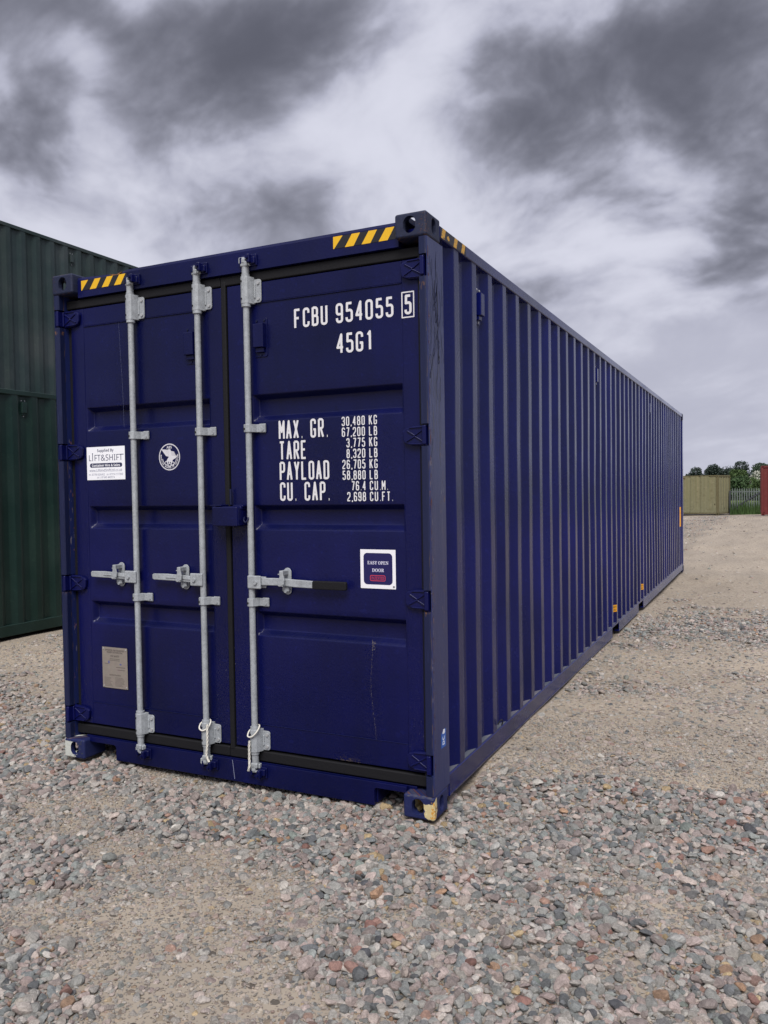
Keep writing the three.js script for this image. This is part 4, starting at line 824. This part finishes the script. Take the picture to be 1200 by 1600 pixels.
    c.font = '26px sans-serif'; c.globalAlpha = 0.75;
    for (let y = 0.28; y < 0.34; y += 0.035) c.fillRect(w * 0.3, h * y, w * 0.4, 8);
    c.fillStyle = '#3c4690'; c.globalAlpha = 0.8; ragged(c, w * 0.26, h * 0.37, 22, 34, r, 12); ragged(c, w * 0.73, h * 0.405, 30, 20, r, 12);
    c.fillStyle = '#35302e'; c.globalAlpha = 0.75; c.fillRect(w * 0.09, h * 0.40, w * 0.16, 9); c.fillRect(w * 0.55, h * 0.475, w * 0.36, 10); c.fillRect(w * 0.6, h * 0.54, w * 0.3, 9); c.font = 'bold 40px sans-serif'; c.fillText('MAINTENANCE', w * 0.5, h * 0.68, w * 0.5);
    for (let i = 0; i < 8; i++) { c.fillRect(w * 0.07, h * (0.745 + i * 0.029), w * (0.2 + 0.16 * r()), 6); c.fillRect(w * 0.5, h * (0.735 + i * 0.029), w * (0.25 + 0.14 * r()), 6); }
    c.globalAlpha = 1;
  }, 'worn steel data plate', 0.5);
  each('rivet', [[-2.166, 0.672], [-1.989, 0.672], [-2.166, 0.447], [-1.989, 0.447]].map(([x, y]) => cyl(0.004, 0.005, 0.004, x, y, ZP + 0.006, 'z', 8)), M.bolt, dl);
  // ---- lock box over the meeting of the leaves
  mesh('lock_box', [B(-1.262, -1.098, 1.416, 1.520, -0.035, 0.028, 0.007, 3), B(-1.262, -1.09, 1.505, 1.522, -0.07, 0.0, 0.005), B(-1.1, -1.094, 1.42, 1.515, -0.066, 0.02, 0.002), B(-1.15, -1.085, 1.518, 1.53, -0.066, -0.01, 0.004)], M.navy, dr);
  mesh('lock_box', [B(-1.292, -1.246, 1.418, 1.527, -0.066, -0.042, 0.003), B(-1.29, -1.215, 1.524, 1.531, -0.068, 0.008, 0.002)], M.navy, dl);
  mesh('hook', [tube([[-1.09, 1.462, -0.03], [-1.082, 1.448, -0.012], [-1.07, 1.436, -0.008], [-1.058, 1.446, -0.012], [-1.056, 1.462, -0.02]], 0.0045, 18, 8)], M.navyDull, dr);
  mesh('locating_pin', [cyl(0.0065, 0.0065, 0.085, -1.192, 1.573, -0.05, 'y', 10)], M.navyDull, dr);
  // ---- scratches and scrapes in the paint, each a mark of its own
  const marks = (name, x0, x1, y0, y1, z, parent, draw, color, label) => print(name, x0, x1, y0, y1, z, parent, draw, 1500, color, label);
  marks('scratch', -0.40, -0.30, 0.25, 0.88, ZP - 0.0002, dr, (c, X, Y) => { const r = mulberry(7); c.globalAlpha = 0.5; for (let y = 0.84; y > 0.33; y -= 0.006) { const x = -0.353 - 0.014 * sstep(0.84, 0.62, y) + 0.024 * sstep(0.62, 0.33, y); if (r() < 0.72) ragged(c, X(x + 0.004 * (r() - 0.5)), Y(y), 0.8 + 2.2 * r() ** 2, 2 + 6 * r(), r, 8); } for (let i = 0; i < 34; i++) { c.globalAlpha = 0.45; ragged(c, X(-0.348 + 0.02 * (r() - 0.5)), Y(0.835 - 0.05 * r() * r()), 1 + 5 * r(), 1 + 5 * r(), r, 9); } }, 0x8d8478, 'pale vertical scrape in the paint');
  marks('scratch', -2.02, -1.94, 1.98, 2.7, ZP - 0.0002, dl, (c, X, Y) => { c.globalAlpha = 0.5; c.lineWidth = 1.6; c.beginPath(); c.moveTo(X(-1.99), Y(2.69)); c.lineTo(X(-1.978), Y(2.45)); c.lineTo(X(-1.966), Y(2.2)); c.lineTo(X(-1.962), Y(1.99)); c.stroke(); }, 0x7f86a8);
  marks('scratch', -1.255, -1.175, 0.02, 0.13, -0.0452, box, (c, X, Y) => { c.lineWidth = 4; c.globalAlpha = 0.8; c.beginPath(); c.moveTo(X(-1.213), Y(0.128)); c.lineTo(X(-1.207), Y(0.08)); c.lineTo(X(-1.2), Y(0.024)); c.stroke(); }, 0x9a9fb8);
  marks('grime', -0.62, -0.36, 0.19, 0.27, ZF + 0.0068, dr, (c, X, Y) => { const r = mulberry(17); for (let i = 0; i < 60; i++) { c.globalAlpha = 0.22; ragged(c, X(-0.5 + 0.08 * (r() + r() - 1)), Y(0.212 + 0.03 * r() * r()), 4 + 12 * r(), 2 + 5 * r(), r, 10); } }, 0x4c4338);
  const chips = (x0, x1, y0, y1, n, seed, parent, color) => marks('paint_chip', x0, x1, y0, y1, ZF + 0.0004, parent, (c, X, Y) => { const r = mulberry(seed); for (let i = 0; i < n; i++) { c.globalAlpha = 0.35 + 0.5 * r(); const edge = r() < 0.55; ragged(c, X(edge ? (r() < 0.5 ? x0 : x1) + (r() - 0.5) * 0.02 : lerp(x0, x1, r())), Y(lerp(y0, y1, r() * r())), 0.8 + 1.8 * r() ** 2, 1 + 4 * r() ** 3, r, 9); } }, color);
  chips(-2.36, -2.265, 0.21, 1.5, 60, 61, dl, 0x9a958c); chips(-1.33, -1.245, 0.21, 1.5, 50, 62, dl, 0x8a8a92); chips(-0.16, -0.078, 0.21, 1.5, 60, 63, dr, 0x9a958c); chips(-1.2, -1.065, 0.21, 1.5, 40, 64, dr, 0x8a8a92);
  // ---- hazard stripes
  const stripes = (x0, x1, y0, y1) => sticker('hazard_sticker', x0, x1, y0, y1, -0.0448, box, 768, 128, (c, w, h) => {
    c.fillStyle = '#1b1a1e'; c.fillRect(0, 0, w, h); c.fillStyle = '#e0b01c';
    const m = w / 768; for (let i = 0; i < 4; i++) { const x = (i * 205 - 60) * m; c.beginPath(); c.moveTo(Math.max(0, x + 88 * m), 0); c.lineTo(x + 190 * m, 0); c.lineTo(x + 108 * m, h); c.lineTo(Math.max(0, x), h); c.closePath(); if (i === 0) { c.beginPath(); c.moveTo(0, 0); c.lineTo(120 * m, 0); c.lineTo(12 * m, h); c.lineTo(0, h); c.closePath(); } c.fill(); }
  }, 'yellow and black hazard stripe sticker');
  stripes(-2.243, -1.886, 2.812, 2.869); stripes(-0.525, -0.174, 2.812, 2.872);
  {   // worn stripes on the side rail
    const t = canvasTex(512, 96, (c, w, h) => { const r = mulberry(3); c.fillStyle = '#24242c'; c.fillRect(0, 0, w, h); c.fillStyle = '#c79a3c'; for (const x of [10, 250, 410]) { c.beginPath(); c.moveTo(x + 30, 0); c.lineTo(x + 92, 0); c.lineTo(x + 62, h); c.lineTo(x, h); c.closePath(); c.fill(); } ragged(c, 150, 58, 30, 26, r, 14); c.fillStyle = '#2a3058'; for (let i = 0; i < 50; i++) ragged(c, r() * w, r() * h, 2 + 10 * r(), 2 + 6 * r(), r, 10); });
    const g = flat(extrude([[0.183, 2.832], [0.545, 2.832], [0.545, 2.882], [0.183, 2.882]], 0.0012, 0)), p = g.attributes.position, uv = new Float32Array(p.count * 2);
    for (let i = 0; i < p.count; i++) { uv[i * 2] = (p.getX(i) - 0.183) / 0.362; uv[i * 2 + 1] = (p.getY(i) - 2.832) / 0.05; }
    g.setAttribute('uv', new THREE.BufferAttribute(uv, 2)); g.rotateY(Math.PI / 2).translate(-0.0016, 0, 0);
    mesh('hazard_sticker', g, new THREE.MeshStandardMaterial({ map: t, roughness: 0.6 }), box, 'worn hazard stripe sticker on the side rail');
  }
  const sideLabel = (name, z0, z1, y0, y1, x, w, h, draw, label) => {
    const g = flat(extrude([[-z0, y0], [-z1, y0], [-z1, y1], [-z0, y1]], 0.0012, 0)), p = g.attributes.position, uv = new Float32Array(p.count * 2);
    for (let i = 0; i < p.count; i++) { uv[i * 2] = (p.getX(i) + z0) / (z0 - z1); uv[i * 2 + 1] = (p.getY(i) - y0) / (y1 - y0); }
    g.setAttribute('uv', new THREE.BufferAttribute(uv, 2)); g.rotateY(Math.PI / 2).translate(x, 0, 0);
    return mesh(name, g, new THREE.MeshStandardMaterial({ map: canvasTex(w, h, draw), roughness: 0.5 }), box, label);
  };
  sideLabel('sticker', -0.106, -0.166, 0.325, 0.412, -0.0028, 96, 140, (c, w, h) => { c.fillStyle = '#2a5db0'; c.fillRect(0, 0, w, h); c.fillStyle = '#e6eaf2'; c.save(); c.translate(w * 0.48, h * 0.62); c.rotate(-Math.PI / 2); c.textAlign = 'center'; c.textBaseline = 'middle'; c.font = 'bold 62px sans-serif'; c.fillText('DC', 0, 0, 74); c.restore(); const r = mulberry(4); ragged(c, w * 0.5, h * 0.08, 40, 26, r, 16); c.fillStyle = '#30386a'; ragged(c, w * 0.12, h * 0.03, 30, 30, r, 12); }, 'small torn blue sticker on the near post');
  // labels on the slanted sides of ribs that face the doors
  const slopeLabel = (k, y0, y1, wd, w, h, draw, label) => {
    const g = flat(extrude([[-wd / 2, y0], [wd / 2, y0], [wd / 2, y1], [-wd / 2, y1]], 0.0014, 0)), p = g.attributes.position, uv = new Float32Array(p.count * 2), s = 0.38 + k * 0.278;
    for (let i = 0; i < p.count; i++) { uv[i * 2] = p.getX(i) / wd + 0.5; uv[i * 2 + 1] = (p.getY(i) - y0) / (y1 - y0); }
    g.setAttribute('uv', new THREE.BufferAttribute(uv, 2)); g.rotateY(Math.atan2(0.068, 0.036) - Math.PI / 2 + Math.PI / 2 - 0.0).translate(-0.024 + 0.0008, 0, -(s - 0.034) + 0.0006);
    g.translate(0, 0, 0);
    mesh('sticker', g, new THREE.MeshStandardMaterial({ map: canvasTex(w, h, draw), roughness: 0.5 }), box, label);
  };
  for (const k of [17, 24]) slopeLabel(k, 0.28, 0.352, 0.07, 96, 72, (c, w, h) => { c.fillStyle = '#dd9a17'; c.fillRect(0, 0, w, h); c.fillStyle = '#3a2a10'; c.font = 'bold 26px sans-serif'; c.textAlign = 'center'; c.fillText('EMPTY', w / 2, h * 0.45, w * 0.8); c.fillText('ONLY', w / 2, h * 0.85, w * 0.7); }, 'small yellow sticker low on the long wall');
  slopeLabel(41, 0.85, 1.2, 0.07, 64, 180, (c, w, h) => { c.fillStyle = '#dd9a2a'; c.fillRect(0, 0, w, h); c.fillStyle = '#b47415'; c.fillRect(0, h * 0.3, w, 3); c.fillRect(w * 0.4, h * 0.1, 8, h * 0.8); }, 'upright yellow sticker at the far end of the long wall');
}
// ropes tied round the feet of two rods
{
  const m = new THREE.MeshStandardMaterial({ color: new THREE.Color(0.66, 0.64, 0.58), roughness: 0.9 });
  const twist = (pts, r, n = 90) => { const c = new THREE.CatmullRomCurve3(pts.map((p) => new THREE.Vector3(...p))), len = c.getLength(), out = []; for (const ph of [0, 2.09, 4.19]) { const q = []; for (let i = 0; i <= n; i++) { const t = i / n, p = c.getPointAt(t), a = ph + t * len / 0.011; q.push(new THREE.Vector3(p.x + Math.cos(a) * r * 0.5, p.y, p.z + Math.sin(a) * r * 0.5)); } out.push(new THREE.TubeGeometry(new THREE.CatmullRomCurve3(q), n, r * 0.58, 5)); } return out; };
  const loop = (x, y, t) => [[x - 0.034, y + 0.012, RODZ], [x - 0.03, y - 0.012, RODZ + 0.024], [x, y - 0.024 + t, RODZ + 0.034], [x + 0.028, y - 0.012 + 2 * t, RODZ + 0.026], [x + 0.034, y + 0.016 + 2 * t, RODZ + 0.004], [x, y + 0.024 + t, RODZ - 0.024]];
  const a = new THREE.Mesh(merged([tube(loop(-1.380, 0.302, 0.004), 0.0042, 50, 7, true), ...twist([[-1.352, 0.318, -0.008], [-1.350, 0.27, -0.004], [-1.352, 0.2, -0.004], [-1.357, 0.15, -0.002], [-1.35, 0.125, -0.004], [-1.342, 0.112, -0.004]], 0.0068)]), m);
  a.name = 'rope'; tag(a, 'short white rope tied round the foot of the middle lock rod', 'rope', 'ropes tied to the lock rods');
  const b = new THREE.Mesh(merged([tube(loop(-1.055, 0.296, 0.014), 0.0042, 50, 7, true), ...twist([[-1.066, 0.264, -0.001], [-1.07, 0.225, -0.002], [-1.072, 0.17, -0.004], [-1.07, 0.125, 0], [-1.078, 0.1, -0.002]], 0.0068)]), m);
  b.name = 'rope_001'; tag(b, 'short white rope tied round the foot of the lock rod on the right door', 'rope', 'ropes tied to the lock rods');
  for (const o of [a, b]) { o.castShadow = o.receiveShadow = true; scene.add(o); }
}

// ------------------------------------------------------------------ green containers on the left
{
  const a = thing('green_container', 'dark green container at the left edge standing on the gravel beside the blue one', 'container', [-6.45, -0.07, 3.2], 0, 'green containers on the left');
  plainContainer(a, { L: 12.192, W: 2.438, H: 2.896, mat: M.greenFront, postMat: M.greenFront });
  const b = thing('green_container', 'grey-green container behind and above the front green one, topmost of its stack', 'container', [-8.93, 2.826, 3.4], 0, 'green containers on the left');
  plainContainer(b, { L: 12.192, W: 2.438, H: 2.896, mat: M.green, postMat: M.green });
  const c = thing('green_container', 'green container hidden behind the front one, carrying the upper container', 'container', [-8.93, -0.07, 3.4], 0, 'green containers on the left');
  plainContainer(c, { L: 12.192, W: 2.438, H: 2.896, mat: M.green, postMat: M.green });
  const vent = (root, z, y) => { const v = mesh('vent_cover', ventGeometry().map((g) => flat(g).rotateY(Math.PI / 2).translate(-0.0405, y, z)), root === a ? M.greenFront : M.green, root); each('bolt', ventBolts().map((g) => flat(g).rotateY(Math.PI / 2).translate(-0.0405, y, z)), M.bolt, v); };
  vent(a, -6.393, 2.69); vent(b, -9.729, 2.66);
}

// ------------------------------------------------------------------ far side of the yard
{
  const weathered = canvasTex(1024, 512, (c, w, h) => {
    const r = mulberry(12); c.fillStyle = '#74735a'; c.fillRect(0, 0, w, h);
    for (let i = 0; i < 700; i++) { c.globalAlpha = 0.10; c.fillStyle = ['#8f8969', '#68643f', '#77714f', '#8d846a', '#605e4a'][Math.floor(r() * 5)]; c.fillRect(r() * w, 0, 2 + 16 * r(), h * (0.3 + 0.7 * r())); }
    for (let i = 0; i < 500; i++) { c.globalAlpha = 0.16; c.fillStyle = ['#989279', '#524f36', '#6d6a5b'][Math.floor(r() * 3)]; ragged(c, r() * w, r() * h, 3 + 26 * r(), 3 + 20 * r(), r, 14); }
    for (let i = 0; i < 260; i++) { c.globalAlpha = 0.28; c.fillStyle = '#57523c'; ragged(c, r() * w, h * (1 - 0.22 * r() * r()), 2 + 9 * r(), 2 + 12 * r(), r, 12); }
    c.globalAlpha = 1; for (const [x, y, a, b] of [[300, 470, 16, 12], [760, 440, 14, 26], [230, 100, 5, 5], [560, 180, 5, 6], [860, 380, 8, 14]]) { c.fillStyle = '#38321f'; ragged(c, x, y, a, b, r, 16); }
  });
  M.olive = new THREE.MeshStandardMaterial({ map: repeat(weathered, 1 / 5, 1 / 2.6), roughness: 0.9, bumpMap: peelTex, bumpScale: 0.002 });
  M.oliveTrim = new THREE.MeshStandardMaterial({ map: repeat(weathered.clone(), 1 / 3, 1 / 2.6), color: new THREE.Color(0.66, 0.6, 0.52), roughness: 0.9 });
  const turn = Math.atan2(-0.969, -0.249);
  const o = thing('storage_container', 'weathered olive cream container in the distance left of the gate', 'container', [-7.51, -0.40, -54.74], turn);
  plainContainer(o, { L: 6.06, W: 2.44, H: 2.59, mat: M.olive, postMat: M.oliveTrim, pitch: 0.66, crest: 0.5, slope: 0.03, depth: 0.03, first: 0.3, count: 8, endCount: 4, base: 0.12 });
  mesh('sign_strip', [B(0.0, 0.012, 2.38, 2.43, -3.9, -3.35, 0.002)], M.rust = new THREE.MeshStandardMaterial({ color: new THREE.Color(0.15, 0.075, 0.03), roughness: 0.9, map: galvTex }), o);
  const redMap = canvasTex(512, 512, (c, w, h) => { const r = mulberry(19); c.fillStyle = '#5e1b1c'; c.fillRect(0, 0, w, h); for (let i = 0; i < 500; i++) { c.globalAlpha = 0.13; c.fillStyle = ['#702a26', '#481214', '#562c27', '#7c3b34'][Math.floor(r() * 4)]; ragged(c, r() * w, r() * h, 3 + 18 * r(), 4 + 40 * r(), r, 14); } c.globalAlpha = 1; });
  M.red = new THREE.MeshStandardMaterial({ map: repeat(redMap, 0.4), roughness: 0.75 });
  const red = thing('red_container', 'weathered red container at the right edge beyond the gate', 'container', [3.42, -0.07, -42.86], 0.02);
  plainContainer(red, { L: 6.06, W: 2.438, H: 2.591, mat: M.red, postMat: M.red, endCount: 8 });

  // palisade gate: pointed pales on two rails, a brace across, posts
  const steel = new THREE.MeshStandardMaterial({ color: new THREE.Color(0.20, 0.235, 0.23), roughness: 0.6, metalness: 0.2, map: galvTex });
  const darkSteel = new THREE.MeshStandardMaterial({ color: new THREE.Color(0.035, 0.04, 0.052), roughness: 0.6 });
  const gate = thing('palisade_gate', 'grey steel palisade gate with pointed pales between the olive and red containers', 'gate', [-1.02, -0.47, -55.2], 0);
  const pale = flat(extrude([[-0.034, 0.1], [0.034, 0.1], [0.034, 1.66], [0.02, 1.73], [0, 1.8], [-0.02, 1.73], [-0.034, 1.66]], 0.03, 0.004)); boxUV(pale);
  for (let i = 0; i < 14; i++) { const m = mesh('pale', pale, steel, gate); m.position.set(0.14 + i * 0.145, 0, 0.03); }
  mesh('rail', [B(0.03, 2.18, 1.50, 1.57, -0.03, 0.028, 0.004)], steel, gate); mesh('rail', [B(0.03, 2.18, 0.16, 0.22, -0.03, 0.028, 0.004)], steel, gate);
  mesh('brace', [new THREE.BoxGeometry(2.35, 0.085, 0.04).rotateZ(Math.atan2(1.28, 1.95)).translate(1.06, 0.98, -0.04 + 0.13)], darkSteel, gate);
  mesh('gate_post', [B(-0.07, 0.03, -0.1, 1.62, -0.06, 0.06, 0.006)], darkSteel, gate); mesh('gate_post', [B(2.18, 2.3, -0.1, 1.72, -0.06, 0.06, 0.006)], darkSteel, gate);

  // meadow beyond
  const fieldMap = canvasTex(512, 512, (c, w, h) => { const r = mulberry(21); c.fillStyle = '#7c8a4a'; c.fillRect(0, 0, w, h); for (let i = 0; i < 3000; i++) { c.globalAlpha = 0.2; c.fillStyle = ['#6a7a3a', '#94985c', '#57692f', '#a09a68'][Math.floor(r() * 4)]; c.fillRect(r() * w, r() * h, 2 + 5 * r(), 2 + 8 * r()); } c.globalAlpha = 1; });
  const pos = [], idx = [], uv = [], nx = 60, nz = 50;
  for (let j = 0; j <= nz; j++) for (let i = 0; i <= nx; i++) { const t = j / nz, x = (i / nx - 0.5) * 700, z = -57.5 - 500 * t * t; pos.push(x, groundY(x, z) + 0.03 + 0.3 * sstep(0, 0.05, t) * 0.1, z); uv.push(x, z); }
  for (let j = 0; j < nz; j++) for (let i = 0; i < nx; i++) { const a = j * (nx + 1) + i; idx.push(a, a + 1, a + nx + 1, a + 1, a + nx + 2, a + nx + 1); }
  const fg = new THREE.BufferGeometry(); fg.setAttribute('position', new THREE.Float32BufferAttribute(pos, 3)); fg.setAttribute('uv', new THREE.Float32BufferAttribute(uv, 2)); fg.setIndex(idx); fg.computeVertexNormals();
  tag(mesh('field', fg, new THREE.MeshStandardMaterial({ map: repeat(fieldMap, 1 / 6), roughness: 1, color: new THREE.Color(0.5, 0.56, 0.46) })), 'grass meadow beyond the gate', null, null, 'structure');

  // tall weeds at the foot of the gate and thin grass past it
  const blades = (n, seed, x0, x1, z0, z1, h0, h1, w) => {
    const r = mulberry(seed), p = [], c = [];
    for (let i = 0; i < n; i++) {
      const x = lerp(x0, x1, r()), z = lerp(z0, z1, r()), y = groundY(x, z), h = lerp(h0, h1, r() * r()) * (0.6 + 0.7 * fbm(x * 1.3, z, 9, 3) + 0.4), a = r() * 6.28, dx = Math.cos(a) * w, dz = Math.sin(a) * w, lx = (r() - 0.5) * h * 0.5, lz = (r() - 0.5) * h * 0.5, k = 0.7 + 0.6 * r();
      p.push(x - dx, y, z - dz, x + dx, y, z + dz, x + lx, y + h, z + lz);
      for (let q = 0; q < 3; q++) c.push(0.05 * k, 0.10 * k, 0.025 * k);
    }
    const g = new THREE.BufferGeometry(); g.setAttribute('position', new THREE.Float32BufferAttribute(p, 3)); g.setAttribute('color', new THREE.Float32BufferAttribute(c, 3)); g.computeVertexNormals();
    return g;
  };
  const bladeMat = new THREE.MeshPhysicalMaterial({ vertexColors: true, roughness: 0.9, side: THREE.DoubleSide });
  tag(mesh('weeds', blades(9000, 51, -1.0, 1.3, -56.6, -54.95, 0.35, 1.15, 0.02), bladeMat), 'tall dark green weeds growing through the foot of the gate', 'weeds', null, 'stuff');
  tag(mesh('grass', blades(6000, 52, -9, 4, -70, -57, 0.25, 0.6, 0.02), bladeMat), 'rough grass on the meadow behind the gate', 'grass', null, 'stuff');

  // trees: tapered trunk, limbs, crown of leaf clumps
  function tree(name, label, x, z, h, wd, tint, seed, blossom, group) {
    const t = thing(name, label, name === 'bush' || name === 'blossom_bush' ? 'bush' : 'tree', [x, groundY(x, z), z], 0, name === 'distant_tree' ? 'dark trees beyond the yard' : 'bushes behind the gate'), r = mulberry(seed);
    const wood = [new THREE.CylinderGeometry(0.05 * h * 0.3, 0.09 * h * 0.4, h * 0.55, 7).translate(0, h * 0.27, 0)];
    const lobes = [];
    for (let i = 0; i < 14; i++) { const a = r() * 6.28, q = Math.sqrt(r()), y = h * (0.16 + 0.64 * r()), k = 1 - 0.9 * Math.max(0, (y / h - 0.4)) ** 1.1; lobes.push([Math.cos(a) * q * wd * 0.46 * k, y, Math.sin(a) * q * wd * 0.46 * k, wd * (0.13 + 0.12 * r())]); wood.push(tube([[0, h * 0.3, 0], [lobes[i][0] * 0.5, lerp(h * 0.35, y, 0.6), lobes[i][2] * 0.5], [lobes[i][0], y, lobes[i][2]]], 0.012 * h, 6, 5)); }
    lobes.push([0, h * 0.86, 0, wd * 0.15]);
    mesh('trunk', wood, M.bark ??= new THREE.MeshStandardMaterial({ color: new THREE.Color(0.07, 0.055, 0.04), roughness: 0.95 }), t);
    const p = [], c = [], v = new THREE.Vector3(), n = new THREE.Vector3(), u = new THREE.Vector3(), w = new THREE.Vector3();
    for (let i = 0; i < 9000; i++) {
      const [lx, ly, lz, lr] = lobes[Math.floor(r() * lobes.length)];
      n.set(r() * 2 - 1, r() * 2 - 1, r() * 2 - 1).normalize(); const q = lr * (0.45 + 0.65 * r() ** 0.5);
      v.set(lx + n.x * q, ly + n.y * q * 0.8, lz + n.z * q); if (v.y < 0.03 * h) continue;
      u.set(r() - 0.5, r() - 0.5, r() - 0.5).normalize(); w.set(r() - 0.5, r() - 0.5, r() - 0.5).cross(u).normalize();
      const s = 0.09 + 0.13 * r();
      p.push(v.x - u.x * s, v.y - u.y * s, v.z - u.z * s, v.x + w.x * s, v.y + w.y * s, v.z + w.z * s, v.x + u.x * s, v.y + u.y * s, v.z + u.z * s);
      const k = 0.7 + 0.6 * r(), bl = blossom && r() < 0.62;
      for (let e = 0; e < 3; e++) bl ? c.push(0.5 * k, 0.5 * k, 0.44 * k) : c.push(tint[0] * k, tint[1] * k, tint[2] * k);
    }
    const g = new THREE.BufferGeometry(); g.setAttribute('position', new THREE.Float32BufferAttribute(p, 3)); g.setAttribute('color', new THREE.Float32BufferAttribute(c, 3)); g.computeVertexNormals();
    mesh('crown', g, M.leaf ??= new THREE.MeshPhysicalMaterial({ vertexColors: true, roughness: 0.85, side: THREE.DoubleSide }), t);
  }
  const D = [0.028, 0.045, 0.035];
  tree('distant_tree', 'dark rounded tree leftmost of the row above the olive container', -10.4, -147, 5.0, 6.4, D, 1);
  tree('distant_tree', 'dark tree with a small peak, second from the left above the olive container', -7.6, -148, 5.6, 6.2, D, 2);
  tree('distant_tree', 'low dark tree just left of the wide tree over the gate', -5.2, -150, 4.7, 6.4, D, 3);
  tree('distant_tree', 'wide dark tree above the right end of the olive container', -3.2, -149, 5.9, 7.6, D, 4);
  tree('distant_tree', 'dark tree behind the flowering bush', -0.2, -152, 5.4, 7.6, D, 5);
  tree('distant_tree', 'tallest dark green tree against the red container', 2.4, -140, 6.7, 7.4, [0.032, 0.055, 0.03], 6);
  tree('bush', 'bright green round bush behind the left half of the gate', -3.0, -118, 4.0, 5.2, [0.055, 0.095, 0.026], 7);
  tree('bush', 'mid green bush behind the middle of the gate', -1.7, -104, 2.9, 4.4, [0.045, 0.085, 0.03], 8);
  tree('bush', 'small light green bush behind the right end of the gate', 0.7, -100, 2.5, 3.4, [0.06, 0.10, 0.03], 9);
  tree('blossom_bush', 'white flowering bush between the green bushes behind the gate', -0.35, -121, 3.9, 3.4, [0.05, 0.08, 0.04], 10, true);
}

scene.traverse((o) => { if (o.isMesh) o.castShadow = o.receiveShadow = true; });
renderer.render(scene, camera);
